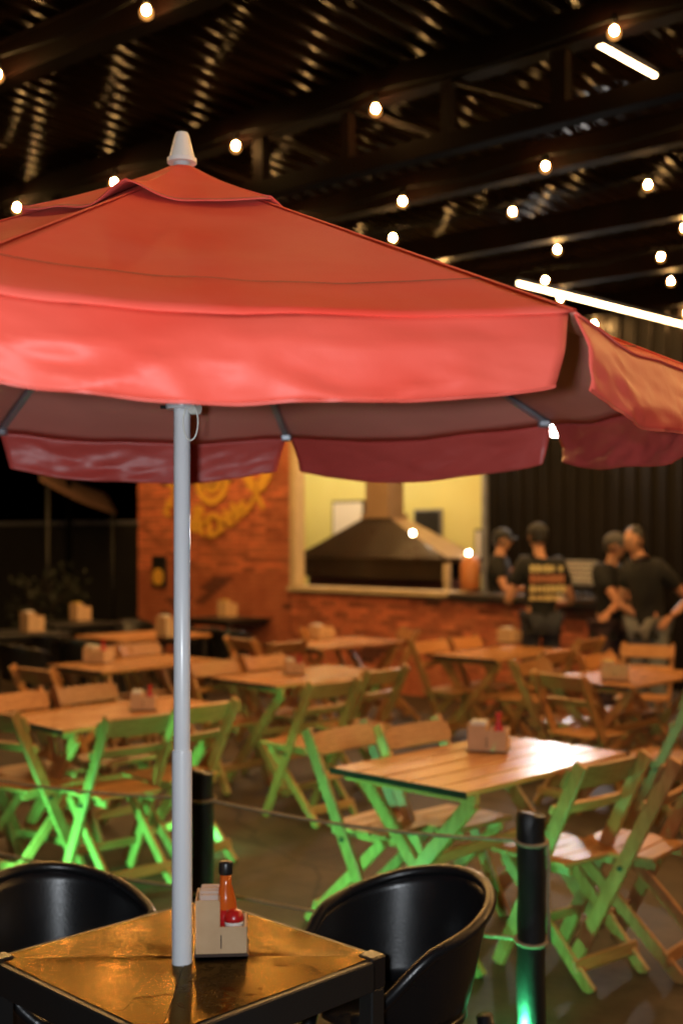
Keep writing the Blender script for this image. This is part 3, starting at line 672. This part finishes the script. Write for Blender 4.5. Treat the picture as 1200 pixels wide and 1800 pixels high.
for px, py, face, lab in ((75, 1112, (-.3, 1), 'black tub chair with pale lit rim at far left, near the plants'), (30, 1128, (.5, .9), 'black tub chair at the left edge, nearer than the lit rim one'),
                          (400, 1103, (.2, 1), 'black tub chair with lit rim right of the pole'), (190, 1108, (.6, .8), 'black tub chair in the dark left of the brown topped table'),
                          (345, 1100, (-.6, .8), 'black tub chair right behind the pole'), (130, 1120, (.0, 1), 'black tub chair between the far left tables'),
                          (230, 1090, (.3, -1), 'black tub chair behind the brown topped table, facing us')):
    p = at(px, py, .755); dup(TUB, (p.x, p.y + .2, 0), rzf(face), lab)

# ------------------------------------------------------------------ people
def skin_mesh(name, nodes, edges, m, sub=1):
    me = bpy.data.meshes.new(name); ks_ = list(nodes); me.from_pydata([nodes[k][:3] for k in ks_], [(ks_.index(a), ks_.index(b)) for a, b in edges], [])
    o = bpy.data.objects.new(name, me); COL.objects.link(o); o.modifiers.new('s', 'SKIN'); 
    for i, k in enumerate(ks_):
        sv = me.skin_vertices[0].data[i]; r = nodes[k][3]; sv.radius = r if isinstance(r, tuple) else (r, r); sv.use_root = (i == 0)
    md = o.modifiers.new('b', 'SUBSURF'); md.levels = sub; md.render_levels = sub
    dg = bpy.context.evaluated_depsgraph_get(); me2 = bpy.data.meshes.new_from_object(o.evaluated_get(dg)); bpy.data.objects.remove(o)
    me2.name = name; me2.materials.clear(); me2.materials.append(m); me2.polygons.foreach_set('use_smooth', [True] * len(me2.polygons)); return me2
def join_meshes(name, meshes, m):
    bm = bmesh.new()
    for me in meshes: bm.from_mesh(me)
    out = bpy.data.meshes.new(name); bm.to_mesh(out); bm.free(); out.materials.append(m); out.polygons.foreach_set('use_smooth', [True] * len(out.polygons)); return out
def hand_nodes(w, el, fwd):                  # five fingers, lightly curled, from the wrist on
    w, el = Vector(w), Vector(el); d = (w - el).normalized(); s = d.cross(Vector(fwd)).normalized(); n_ = s.cross(d).normalized(); parts = []
    palm = {'a': (*w, .026), 'b': (*(w + d * .05), .034), 'c': (*(w + d * .09), .032)}; parts.append((palm, [('a', 'b'), ('b', 'c')]))
    for i, (off, ln) in enumerate(((-.030, .062), (-.010, .074), (.011, .070), (.030, .054))):
        b0 = w + d * .075 + s * off; p1 = w + d * (.095 + ln * .4) + s * off * 1.1 + n_ * .006; p2 = p1 + d * ln * .35 + n_ * .016; p3 = p2 + d * ln * .18 + n_ * .020
        parts.append(({'a': (*b0, .009), 'b': (*p1, .0088), 'c': (*p2, .0082), 'd': (*p3, .007)}, [('a', 'b'), ('b', 'c'), ('c', 'd')]))
    t0 = w + d * .03 + s * -.02; t1 = w + d * .06 + s * -.048 + n_ * .012; t2 = t1 + d * .032 + n_ * .012
    parts.append(({'a': (*t0, .012), 'b': (*t1, .011), 'c': (*t2, .009)}, [('a', 'b'), ('b', 'c')]))
    return parts
def person(loc, rz, label, hgt, elbL, wrL, elbR, wrR, head=(0, .05), turn=0.0, lean=0.0, trousers=M_jeand, cap=M_cap, capdir=1, pr=None, shirt=M_tee):
    t = thing('person', label, 'person', loc, rz, 'staff standing at the counter'); k = hgt / 1.76
    hx, hy = head; ly = lean
    sh = 1.43 * k
    N_ = {'pel': (0, 0, .95 * k, (.135 * k, .105 * k)), 'sp': (0, ly * .4, 1.12 * k, (.128 * k, .098 * k)), 'ch': (0, ly * .8, 1.30 * k, (.15 * k, .108 * k)), 'nb': (hx * .3, ly, 1.46 * k, .062 * k),
          'nk': (hx * .7, ly + hy * .7, 1.54 * k, .052 * k), 'hd0': (hx, ly + hy, 1.605 * k, .062 * k),
          'sL': (-.165 * k, ly * .95, sh - .01, .060 * k), 'eL': (*elbL, .042 * k), 'mL': (*(Vector(elbL).lerp(Vector(wrL), .35)), .040 * k), 'wL': (*wrL, .027 * k),
          'sR': (.165 * k, ly * .95, sh - .01, .060 * k), 'eR': (*elbR, .042 * k), 'mR': (*(Vector(elbR).lerp(Vector(wrR), .35)), .040 * k), 'wR': (*wrR, .027 * k),
          'hL': (-.09 * k, 0, .90 * k, .092 * k), 'kL': (-.10 * k, .02, .50 * k, .060 * k), 'aL': (-.105 * k, -.02, .09 * k, .043 * k), 'tL': (-.115 * k, .13, .042, .034 * k),
          'hR': (.09 * k, 0, .90 * k, .092 * k), 'kR': (.10 * k, .02, .50 * k, .060 * k), 'aR': (.105 * k, -.02, .09 * k, .043 * k), 'tR': (.115 * k, .13, .042, .034 * k)}
    E_ = [('pel', 'sp'), ('sp', 'ch'), ('ch', 'nb'), ('nb', 'nk'), ('nk', 'hd0'), ('ch', 'sL'), ('sL', 'eL'), ('eL', 'mL'), ('mL', 'wL'), ('ch', 'sR'), ('sR', 'eR'), ('eR', 'mR'), ('mR', 'wR'),
          ('pel', 'hL'), ('hL', 'kL'), ('kL', 'aL'), ('aL', 'tL'), ('pel', 'hR'), ('hR', 'kR'), ('kR', 'aR'), ('aR', 'tR')]
    ms = [skin_mesh('b', N_, E_, M_skin, 1)]
    for (e, w, sgn) in ((elbL, wrL, 1), (elbR, wrR, -1)):
        for nd, ed in hand_nodes(w, e, (0.2 * sgn, .3, -1)): ms.append(skin_mesh('h', nd, ed, M_skin, 1))
    hc = Vector((hx, ly + hy + .015, 1.665 * k)); TR = Matrix.Translation(hc) @ Matrix.Rotation(turn, 4, 'Z')
    hb = MB().ball((0, 0, 0), 1.0, 3)
    vv = []
    for p in hb.v:                             # skull and face shaped from a ball
        x, y, z = p; w_ = .074 * (1 - .20 * max(0, -z) ** 1.5); d_ = .096 * (1 - .10 * max(0, -z)); q = Vector((x * w_ * k, y * d_ * k, z * .118 * k))
        if y > .3: q.y -= .008 * (1 - abs(x)) * 0
        nose = math.exp(-((x / .20) ** 2 + ((z + .12) / .22) ** 2)) * (y > 0); q.y += .024 * nose * k
        brow = math.exp(-((z - .12) / .10) ** 2) * (y > .6); q.y += .004 * brow
        eye = (math.exp(-(((abs(x) - .38) / .15) ** 2 + ((z - .0) / .12) ** 2))) * (y > .3); q.y -= .010 * eye
        mouth = math.exp(-((x / .30) ** 2 + ((z + .50) / .07) ** 2)) * (y > .3); q.y -= .006 * mouth
        chin = math.exp(-((x / .35) ** 2 + ((z + .85) / .18) ** 2)) * (y > 0); q.y += .012 * chin
        vv.append(tuple(TR @ q))
    hb.v = vv
    for s in (-1, 1): 
        e = MB().ball((0, 0, 0), .03 * k, 2, (.35, .6, 1)); e.v = [tuple(TR @ (Vector(p) + Vector((s * .075 * k, -.005, -.005)))) for p in e.v]; hb.add(e.v, e.f)
    ms.append(hb.mesh('hd', M_skin, True))
    body = link('body', join_meshes('body', ms, M_skin), t)
    ey = MB()
    for s in (-1, 1): ey.ball((s * .029 * k, .083 * k, .0), .011 * k, 1)
    ey.v = [tuple(TR @ Vector(p)) for p in ey.v]; ey.obj('eyes', M_eye, t)
    def grow(r, g): return tuple(x + g for x in r) if isinstance(r, tuple) else r + g
    sn = {a: (*N_[a][:3], grow(N_[a][3], {'sL': .040, 'sR': .040, 'ch': .040}.get(a, .027))) for a in ('pel', 'sp', 'ch', 'sL', 'sR')}
    sn['nb'] = (N_['nb'][0], N_['nb'][1], N_['nb'][2] - .015, .066 * k); sn['hem'] = (0, 0, .86 * k, (.165 * k, .13 * k))
    for q, e in (('L', elbL), ('R', elbR)):
        m_ = Vector(N_['s' + q][:3]).lerp(Vector(e), .62); sn['u' + q] = (*m_, .076 * k)
    se = [('pel', 'sp'), ('sp', 'ch'), ('ch', 'nb'), ('ch', 'sL'), ('ch', 'sR'), ('pel', 'hem'), ('sL', 'uL'), ('sR', 'uR')]
    link('tee_shirt', skin_mesh('tee_shirt', sn, se, shirt, 1), t)
    pn = {a: (*N_[a][:3], grow(N_[a][3], .020)) for a in ('pel', 'hL', 'kL', 'hR', 'kR')}
    for q in 'LR': pn['a' + q] = (N_['a' + q][0], N_['a' + q][1], .07, .064 * k)
    pn['pel'] = (0, 0, .93 * k, (.15 * k, .12 * k))
    link('trousers', skin_mesh('trousers', pn, [('pel', 'hL'), ('hL', 'kL'), ('kL', 'aL'), ('pel', 'hR'), ('hR', 'kR'), ('kR', 'aR')], trousers, 1), t)
    for q in 'LR':
        sx = N_['a' + q][0]; link('shoe', skin_mesh('shoe', {'a': (sx, -.05, .045, .046), 'b': (sx, .05, .045, .047), 'c': (N_['t' + q][0], .16, .038, .038)}, [('a', 'b'), ('b', 'c')], M_blackm, 1), t)
    hr = MB().ball((0, -.014 * k, .012 * k), 1, 2, (.087 * k, .104 * k, .121 * k)); hr.v = [tuple(TR @ Vector(p)) for p in hr.v if True]
    keep = []
    inv = TR.inverted()
    for f in hr.f:
        c = sum((inv @ Vector(hr.v[i]) for i in f), Vector()) / len(f)
        if (c.y < .02 and c.z > -.045 * k) or c.z > .05: keep.append(f)
    hr.f = keep; hr.obj('hair', M_hair, t, True)
    if cap:
        cp = MB().ball((0, -.004, .030 * k), 1, 3, (.089 * k, .106 * k, .100 * k)); cp.f = [f for f in cp.f if sum(cp.v[i][2] for i in f) / 3 > .035 * k]
        pk = []; 
        for i in range(9):
            a = R(-60 + 15 * i)
            for r_ in (.09, .155): pk.append((math.sin(a) * r_ * .85 * k, capdir * math.cos(a) * r_ * 1.05 * k, (.040 - (r_ - .09) * .25 - .02 * abs(math.sin(a))) * k))
        cp.grid(pk, 9, 2); cp.v = [tuple(TR @ Vector(p)) for p in cp.v]; co = cp.obj('cap', cap, t, True); md = co.modifiers.new('t', 'SOLIDIFY'); md.thickness = .006; md.offset = 1
    if pr: pr(t, k, ly)
    return t
def back_print(t, k, ly):
    random.seed(5)
    for row, (z, h_, mm) in enumerate(((1.385, .055, M_print), (1.295, .07, M_printr), (1.205, .060, M_print), (1.125, .045, M_print))):
        x = -.155; m_ = MB()
        while x < .15:
            w_ = random.uniform(.028, .045)
            if row == 0 and -.0 < x - .07 < .03: x += .035
            m_.box((x + w_ / 2, -.168 + abs(x) * .12 - (.012 if row < 2 else 0), z * k), (w_, .012, h_ + random.uniform(-.008, .01)), ch=.003)
            if random.random() < .6: m_.box((x + w_ / 2, -.170 + abs(x) * .12, z * k + h_ * .0), (w_ * .4, .010, h_ * .3))
            x += w_ + .010
        m_.obj('printed_line', mm, t)
    random.seed(11)
def chest_print(t, k, ly):
    MB().tube([(.07, .150 + ly * .8, 1.33 * k), (.07, .176 + ly * .8, 1.33 * k)], .035, 14).obj('chest_emblem', M_printr, t)
def face_to(dx, dy): return math.atan2(dy, dx) - R(90)
pq = lambda px, Y: Vector(((px - 600) / FPX * Y, Y, 0))
# behind the counter, turned to the right
p1l = bl(bx(876, .75), .75)
person(p1l, face_to(.95, -.32), 'man in black shirt and cap behind the counter, leftmost of the staff', 1.80, (-.24, .10, 1.16), (-.10, .34, 1.19), (.25, .12, 1.16), (.10, .38, 1.19), head=(0, .03), pr=chest_print)
person(pq(950, 11.05), face_to(-.15, 1), 'man seen from behind, cream lettering across the back of his black shirt', 1.83, (-.30, .05, 1.13), (-.22, .28, 1.16), (.31, .03, 1.12), (.30, .27, 1.10), head=(-.02, .02), pr=back_print)
person(pq(1070, 10.95), face_to(.75, -.66), 'person in grey cap and mauve trousers beside the man in pale jeans', 1.74, (-.26, .06, 1.12), (-.20, .30, 1.06), (.22, .20, 1.14), (.13, .42, .99), head=(0, .05), trousers=M_mauve, cap=M_capg)
person(pq(1140, 10.6), face_to(-.80, -.60), 'man in black shirt and pale jeans with elbow out, rightmost of the staff', 1.80, (-.25, -.25, 1.17), (-.23, -.01, 1.03), (.24, .12, 1.13), (.16, .36, 1.06), head=(.02, .10), lean=.07, trousers=M_jean, cap=None)

# ------------------------------------------------------------------ rope barrier
def rope_post(px, top_py, w, label, hz=.80):
    p = at(px, top_py, hz); t = thing('rope_post', label, 'post', (p.x, p.y, 0), random.uniform(0, 1), 'black rope posts')
    mb = MB(); pts = []; rs = []
    for i in range(13):
        z = hz * i / 12; pts.append((.002 * math.sin(i), .002 * math.cos(i * 1.7), z)); rs.append(w / 2 * (1 + .02 * math.sin(i * 2.1)))
    pts.append((0, 0, hz + .004)); rs.append(w / 2 - .006)
    mb.tube(pts, rs, 20); autosmooth(mb.obj('timber', M_post, t))
    return p
A_ = rope_post(933, 1432, .094, 'black timber rope post at front right, green glow at its foot')
B_ = rope_post(355, 1358, .092, 'black timber rope post directly behind the umbrella pole')
C_ = B_ + (B_ - A_) * 1.05; C_ = Vector((C_.x - .05, C_.y - .1, 0))
t = thing('rope_post', 'black timber rope post outside the left edge', 'post', (C_.x, C_.y, 0), 0, 'black rope posts'); autosmooth(MB().lathe([(.046, 0), (.045, .79), (.04, .80)], n=20).obj('timber', M_post, t))
def rope(a, b, za, zb, sag, label):
    t = thing('rope', label, 'rope', (0, 0, 0), 0, 'ropes slung between the posts'); mb = MB(); pts = []
    for i in range(33):
        s = i / 32; p = Vector((a.x, a.y, za)).lerp(Vector((b.x, b.y, zb)), s); p.z -= sag * 4 * s * (1 - s); pts.append(p)
    mb.tube(pts, .0065, 8); mb.obj('strand', M_rope, t, True)
    for (q, z) in ((a, za), (b, zb)):
        c = MB(); c.tube([(q.x + .052 * math.cos(R(k * 20)), q.y + .052 * math.sin(R(k * 20)), z + .006 * math.sin(R(k * 20))) for k in range(19)], .0065, 6); c.obj('loop', M_rope, t, True)
zA = lambda py, P: H - (py - YH) / FPX * P.y
rope(B_, A_, zA(1403, B_), zA(1478, A_), .030, 'upper rope crossing in front of the front right table')
rope(B_, A_, zA(1563, B_), zA(1652, A_), .020, 'lower green lit rope passing behind the shiny table')
rope(C_, B_, zA(1403, B_) - .0, zA(1403, B_), .030, 'upper rope crossing the legs at left of the pole')
rope(C_, B_, zA(1563, B_) + .06, zA(1563, B_), .03, 'lower rope crossing the legs at left of the pole')
t = thing('rope', 'short rope tail hanging down the right side of the front post', 'rope', (0, 0, 0), 0, 'ropes slung between the posts')
MB().tube([(A_.x + .052, A_.y - .01, zA(1478, A_)), (A_.x + .056, A_.y - .01, zA(1520, A_)), (A_.x + .054, A_.y - .012, zA(1580, A_)), (A_.x + .057, A_.y - .01, zA(1655, A_))], .0065, 8).obj('strand', M_rope, t, True)
# green ground spotlights at the feet of the posts
def spot(loc, aim, power, label, ang=120):
    loc, aim = Vector(loc), Vector(aim); d = (aim - loc).normalized()
    t = thing('ground_spotlight', label, 'spotlight', (loc.x, loc.y, 0), 0, 'green spotlights at the rope posts')
    c = Vector((0, 0, .075)); b = MB(); b.tube([c - d * .07, c - d * .06, c + d * .02], [.02, .038, .042], 16); autosmooth(b.obj('housing', M_blackm, t))
    MB().tube([c + d * .0205, c + d * .0245], .037, 16).obj('lens', M_green, t)
    MB().tube([(0, 0, 0), c - d * .02], .010, 8).obj('stake', M_blackm, t)
    l = bpy.data.lights.new('green_beam', 'SPOT'); l.energy = power; l.color = (.08, 1.0, .36); l.spot_size = R(ang); l.spot_blend = .9; l.shadow_soft_size = .03
    o = bpy.data.objects.new('green_beam', l); COL.objects.link(o); o.parent = t; o.location = c + d * .035; o.rotation_euler = d.to_track_quat('-Z', 'Y').to_euler()
spot((A_.x - .12, A_.y - .09, 0), (A_.x + .40, A_.y + .6, .30), GREEN_W * .9, 'green spotlight at the foot of front right post', 165)
spot((B_.x + .17, B_.y - .14, 0), (B_.x + .60, B_.y + 1.1, .34), GREEN_W * 1.7, 'green spotlight at the foot of the post behind the pole', 160)
spot((C_.x + .12, C_.y + .20, 0), (C_.x + .75, C_.y + .75, .20), GREEN_W * 3.0, 'green spotlight beyond the left edge', 120)

spot((-.83, 6.2, 0), (-.20, 8.2, .35), GREEN_W * .8, 'green spotlight on the floor hidden behind the umbrella pole', 130)
# ------------------------------------------------------------------ red umbrella
UD = 2.754; UC = Vector(((320 - 600) / FPX * UD, UD, 0))
um = thing('market_umbrella', 'large red umbrella with hanging valance over the shiny table', 'umbrella', UC, 0)
RU, ZE, DEL = 1.225, 2.042, 9.1
ZTOP, SLOPE = 2.556, (2.556 - 2.042) / 1.225
def rib_dir(k): a = R(DEL + 45 * k); return Vector((math.sin(a), math.cos(a), 0))
def fabric(name, mb, outer, inner, th=.0025, nz=True):
    o = mb.obj(name, [outer, inner], um, True); md = o.modifiers.new('cloth', 'SOLIDIFY'); md.thickness = th; md.offset = -1; md.material_offset = 1; md.material_offset_rim = 0; return o
def nz3(p, s, seed=0.0): return noise.noise(Vector((p[0] * s + seed, p[1] * s - seed, p[2] * s)))
def can_pt(k, s, t):                           # panel between rib k and k+1
    d0, d1 = rib_dir(k), rib_dir(k + 1); r = .03 + (RU - .03) * t
    p = d0.lerp(d1, s) * r; z = ZTOP - SLOPE * r; sg_ = 4 * s * (1 - s)
    z -= sg_ * (.030 * math.sin(min(1, t) * math.pi * .9) ** 1 * .7 + .018 * t ** 3)
    p = Vector((p.x, p.y, z)); p.z += .006 * nz3(p, 3.5, k * 3.1) * sg_ ** .5 + .003 * nz3(p, 11, k) * sg_
    if t > .9: p.z += .010 * (t - .9) / .1 * nz3(p, 4.5, 9.0) * min(1, sg_ * 3)
    return p
for k in range(8):
    mb = MB(); nu, nv = 33, 29
    mb.grid([can_pt(k, i / (nu - 1), j / (nv - 1)) for i in range(nu) for j in range(nv)], nu, nv)
    for f_i in range(len(mb.f)): mb.f[f_i] = tuple(reversed(mb.f[f_i]))
    fabric('canopy_panel', mb, M_red, M_redin)
    sm = MB(); pts = []
    for i in range(nu):
        for dt in (-.0016, .0016): p = can_pt(k, i / (nu - 1), .832 + dt + .004 * math.sin(i * .4 + k)); pts.append(p + Vector((0, 0, .0018)))
    sm.grid(pts, nu, 2); sm.obj('seam', M_seam, um)
    # rib seam tape
    sm = MB(); pts = []; d = rib_dir(k); sd = Vector((-d.y, d.x, 0)) * .006
    for j in range(20):
        p = can_pt(k, 0, j / 19); pts += [p + sd + Vector((0, 0, .0006)), p + Vector((0, 0, .003)), p - sd + Vector((0, 0, .0006))]
    sm.grid(pts, 20, 3); sm.obj('seam', M_red, um, True)
    # valance flap
    mb = MB(); nu, nv = 49, 15; d0, d1 = rib_dir(k), rib_dir(k + 1); out = (d0 + d1).normalized(); along = (d1 - d0).normalized()
    def val_pt(i, j):
        s = i / (nu - 1); t = j / (nv - 1); sg_ = 4 * s * (1 - s)
        edge = .009 + .030 * t
        L_ = (d1 - d0).length * RU; s2 = .5 + (s - .5) * (1 - 2 * edge / L_)
        p = can_pt(k, s2, 1.0); drop = .110 + .020 * sg_ ** .7 + .004 * nz3(p, 5, k * 2.0)
        w = .014 * nz3((s * 3.2 + k * 7, t * 1.3, 0), 1.0, k) + .009 * nz3((s * 9 + t * 3, t * 2.2, k), 1.0, 4) + .004 * nz3((s * 22, t * 6, k), 1.0, 2)
        corner = math.exp(-(s / .10) ** 2) * math.sin(s * 50 + t * 4) + math.exp(-((1 - s) / .10) ** 2) * math.sin((1 - s) * 50 + t * 4)
        rg = (1 - abs(nz3((s * 2.6 + k * 3.3 - t * .9, t * .8 + k, 1.7), 1.0))) ** 6 + .6 * (1 - abs(nz3((s * 6 + k + t * 1.6, t * 1.4, 8.2), 1.0))) ** 8
        w += (.016 if k in (3, 4) else .009) * rg - .008
        p = p + Vector((0, 0, -drop * t - .001)) + out * ((w + .0015 * corner) * t ** .45 * min(1, .35 + sg_ * 1.6) + .020 * math.sin(t * 2.2) - .004 + .010 * t * sg_)
        return p
    mb.grid([val_pt(i, j) for i in range(nu) for j in range(nv)], nu, nv)
    for f_i in range(len(mb.f)): mb.f[f_i] = tuple(reversed(mb.f[f_i]))
    vo = fabric('valance', mb, M_redv, M_redval)
    hm_ = MB(); pts = []
    for i in range(nu):
        p, q = val_pt(i, nv - 1), val_pt(i, nv - 2); dd = (q - p).normalized(); pts += [p + out * .0022 - dd * .001, p + dd * .004 + out * .0022]
    hm_.grid(pts, nu, 2); ho = link('hem', hm_.mesh('hem', M_hem, True), vo)
# vent cap
VR = .385
def vent_pt(k, s, t):
    d0, d1 = rib_dir(k), rib_dir(k + 1); r = .032 + (VR - .032) * t; p = d0.lerp(d1, s) * r
    z = 2.585 - .172 * t ** .72 * 1.0; sg_ = 4 * s * (1 - s)
    z = ZTOP + .017 - SLOPE * r * 1.02 + .010 * math.exp(-t * 6)
    z -= .012 * sg_ * t + .004
    z += t ** 4 * (.010 * nz3((s * 3 + k * 5, k, 0), 1.0, 2) + .006 * math.sin(s * 9 + k * 2))
    for kk, am in ((4, .016), (5, .012), (3, .004)):       # lifted corners, as the wind left them
        w = (1 - s if k + 1 == kk else (s if k == kk else 9)); w = (s if k == kk else (1 - s if k + 1 == kk else 9))
        z += am * math.exp(-(w / .20) ** 2) * t ** 4
    return Vector((p.x, p.y, z))
for k in range(8):
    mb = MB(); nu, nv = 25, 12; mb.grid([vent_pt(k, i / (nu - 1), j / (nv - 1)) for i in range(nu) for j in range(nv)], nu, nv)
    for f_i in range(len(mb.f)): mb.f[f_i] = tuple(reversed(mb.f[f_i]))
    vo = fabric('vent_panel', mb, M_red, M_redval)
    hm_ = MB(); pts = []
    for i in range(nu): p, q = vent_pt(k, i / (nu - 1), 1), vent_pt(k, i / (nu - 1), .965); pts += [p + Vector((0, 0, .0015)), q + Vector((0, 0, .0015))]
    hm_.grid(pts, nu, 2); link('hem', hm_.mesh('hem', M_hem, True), vo)
    d = rib_dir(k)
    rb = MB(); p0 = d * .035 + Vector((0, 0, ZTOP - SLOPE * .035 - .016)); p1_ = d * (RU - .04) + Vector((0, 0, ZE + .004)); rb.bar(p0, p1_, .016, .012, (-d.y, d.x, 0)); ro_ = rb.obj('rib', M_steelr, um)
    b = MB(); b.box(p1_ + Vector((0, 0, -.006)), (.034, .034, .022), ch=.005); link('rib_tip', b.mesh('rib_tip', M_steelr), ro_)
    b = MB(); mid = d * .66 + Vector((0, 0, ZTOP - SLOPE * .66 - .024)); b.bar(d * .045 + Vector((0, 0, 2.075)), mid, .014, .010, (-d.y, d.x, 0)); b.obj('strut', M_steelr, um)
MB().lathe([(.0195, .02), (.0195, 2.60)], n=24).obj('pole', M_white, um, True)
autosmooth(MB().lathe([(.0235, .02), (.0235, 1.205), (.0225, 1.212), (.0205, 1.213)], n=24).obj('lower_sleeve', M_white, um))
autosmooth(MB().lathe([(.036, 2.005), (.038, 2.01), (.038, 2.018), (.030, 2.022), (.030, 2.09), (.045, 2.095), (.045, 2.115), (.02, 2.12)], n=24).obj('runner', M_white, um))
kn = MB().tube([(.024, -.012, 2.007), (.040, -.020, 2.007)], .016, 16).obj('locking_knob', M_whiteP, um); autosmooth(kn)
MB().tube([(-.05, 0, 2.010), (.03, 0, 2.010)], .004, 8).obj('pin', M_blackm, um)
lp = MB(); lp.tube([(.030 - .0 + .017 * math.sin(R(a)) - .006, -.032, 1.972 - .042 * math.cos(R(a)) ) for a in range(-170, 180, 14)], .0018, 6); lp.obj('cord_loop', M_whiteP, um, True)
autosmooth(MB().lathe([(.034, 2.578), (.034, 2.588), (.030, 2.590), (.0165, 2.642), (.014, 2.648), (.006, 2.650)], n=24).obj('finial', M_whiteP, um))
autosmooth(MB().lathe([(.24, 0), (.24, .06), (.05, .08), (.05, .28), (.03, .29)], n=28).obj('base', mat('grey_concrete_base', (.25, .24, .22), .8), um))

# ------------------------------------------------------------------ shiny steel table under the umbrella
TA = R(45.7)
ft = thing('steel_top_table', 'square table with shiny creased steel top and black frame, pole through it', 'table', UC + Vector((.006, .035, 0)), TA)
S2 = .322
def steel_material():
    m = mat('scuffed_steel', (.032, .0175, .0065), .22, metal=1.0); t = m.node_tree; n = t.nodes; L = t.links; b = n['Principled BSDF']; b.inputs['Specular Tint'].default_value = (.78, .68, .54, 1)
    tc = n.new('ShaderNodeTexCoord'); nz = n.new('ShaderNodeTexNoise'); nz.inputs['Scale'].default_value = 5; nz.inputs['Detail'].default_value = 6; L.new(tc.outputs['Object'], nz.inputs['Vector'])
    mr = n.new('ShaderNodeMapRange'); mr.inputs['To Min'].default_value = .14; mr.inputs['To Max'].default_value = .24; L.new(nz.outputs[0], mr.inputs[0]); L.new(mr.outputs[0], b.inputs['Roughness'])
    wv = n.new('ShaderNodeTexNoise'); wv.inputs['Scale'].default_value = 3.2; wv.inputs['Detail'].default_value = 2; L.new(tc.outputs['Object'], wv.inputs['Vector'])
    sc = n.new('ShaderNodeTexNoise'); sc.inputs['Scale'].default_value = 26; sc.inputs['Detail'].default_value = 3; sc.inputs['Distortion'].default_value = 1.5; L.new(tc.outputs['Object'], sc.inputs['Vector'])
    ad = n.new('ShaderNodeMath'); ad.operation = 'MULTIPLY_ADD'; ad.inputs[1].default_value = .10; L.new(sc.outputs[0], ad.inputs[0]); L.new(wv.outputs[0], ad.inputs[2])
    bp = n.new('ShaderNodeBump'); bp.inputs['Strength'].default_value = .055; bp.inputs['Distance'].default_value = .012; L.new(ad.outputs[0], bp.inputs['Height']); L.new(bp.outputs[0], b.inputs['Normal'])
    vo = n.new('ShaderNodeTexVoronoi'); vo.feature = 'DISTANCE_TO_EDGE'; vo.inputs['Scale'].default_value = 4.5
    mv = n.new('ShaderNodeMix'); mv.data_type = 'VECTOR'; mv.inputs['Factor'].default_value = .22; L.new(tc.outputs['Object'], mv.inputs['A']); L.new(sc.outputs['Color'], mv.inputs['B']); L.new(mv.outputs['Result'], vo.inputs['Vector'])
    rm = n.new('ShaderNodeMapRange'); rm.inputs['From Max'].default_value = .035; rm.inputs['To Min'].default_value = 1; rm.inputs['To Max'].default_value = 0; L.new(vo.outputs['Distance'], rm.inputs[0])
    b2 = n.new('ShaderNodeBump'); b2.inputs['Strength'].default_value = .30; b2.inputs['Distance'].default_value = .004; L.new(rm.outputs[0], b2.inputs['Height']); L.new(bp.outputs[0], b2.inputs['Normal']); L.new(b2.outputs[0], b.inputs['Normal'])
    return m
MS = steel_material()
tri = MB(); g = .0012; e = S2 - .006; zt_ = .7195
n = 12
for q in range(4):                             # four pressed triangles meeting along the diagonals
    rot = Matrix.Rotation(R(90 * q), 3, 'Z'); mb = MB(); pts = []
    for i in range(n + 1):
        r_ = i / n
        for j in range(n + 1):
            s = j / n * 2 - 1; x = e * r_; y_ = (e * r_ - g) * s if r_ > 0 else 0
            dz = -.0016 * (1 - abs(s) ** 6) * 1 + .0022 * math.sin(r_ * math.pi) * (1 - s * s) * (1 if q % 2 else -.6) + .0012 * nz3((x * 9, y_ * 9, q * 4), 1.0)
            pts.append(rot @ Vector((x, y_, zt_ + dz)))
    mb.grid(pts, n + 1, n + 1); mb.obj('top_plate', MS, ft, True)
MB().box((0, 0, .7085), (S2 * 2 - .01, S2 * 2 - .01, .014)).obj('underlay', M_blackm, ft)
for q in range(4):
    rot = Matrix.Rotation(R(90 * q), 3, 'Z')
    MB().box(rot @ Vector((S2, 0, .680)), (.022, S2 * 2 - .05, .072), rot, ch=.003).obj('apron', M_blackm, ft)
    c = rot @ Vector((S2 - .014, S2 - .014, 0))
    MB().box(c + Vector((0, 0, .6845)), (.050, .050, .078), rot, ch=.005).obj('corner_cap', M_black, ft)
    MB().box(c + Vector((-.0, 0, .325)), (.044, .044, .642), rot, ch=.003).obj('leg', M_blackm, ft)
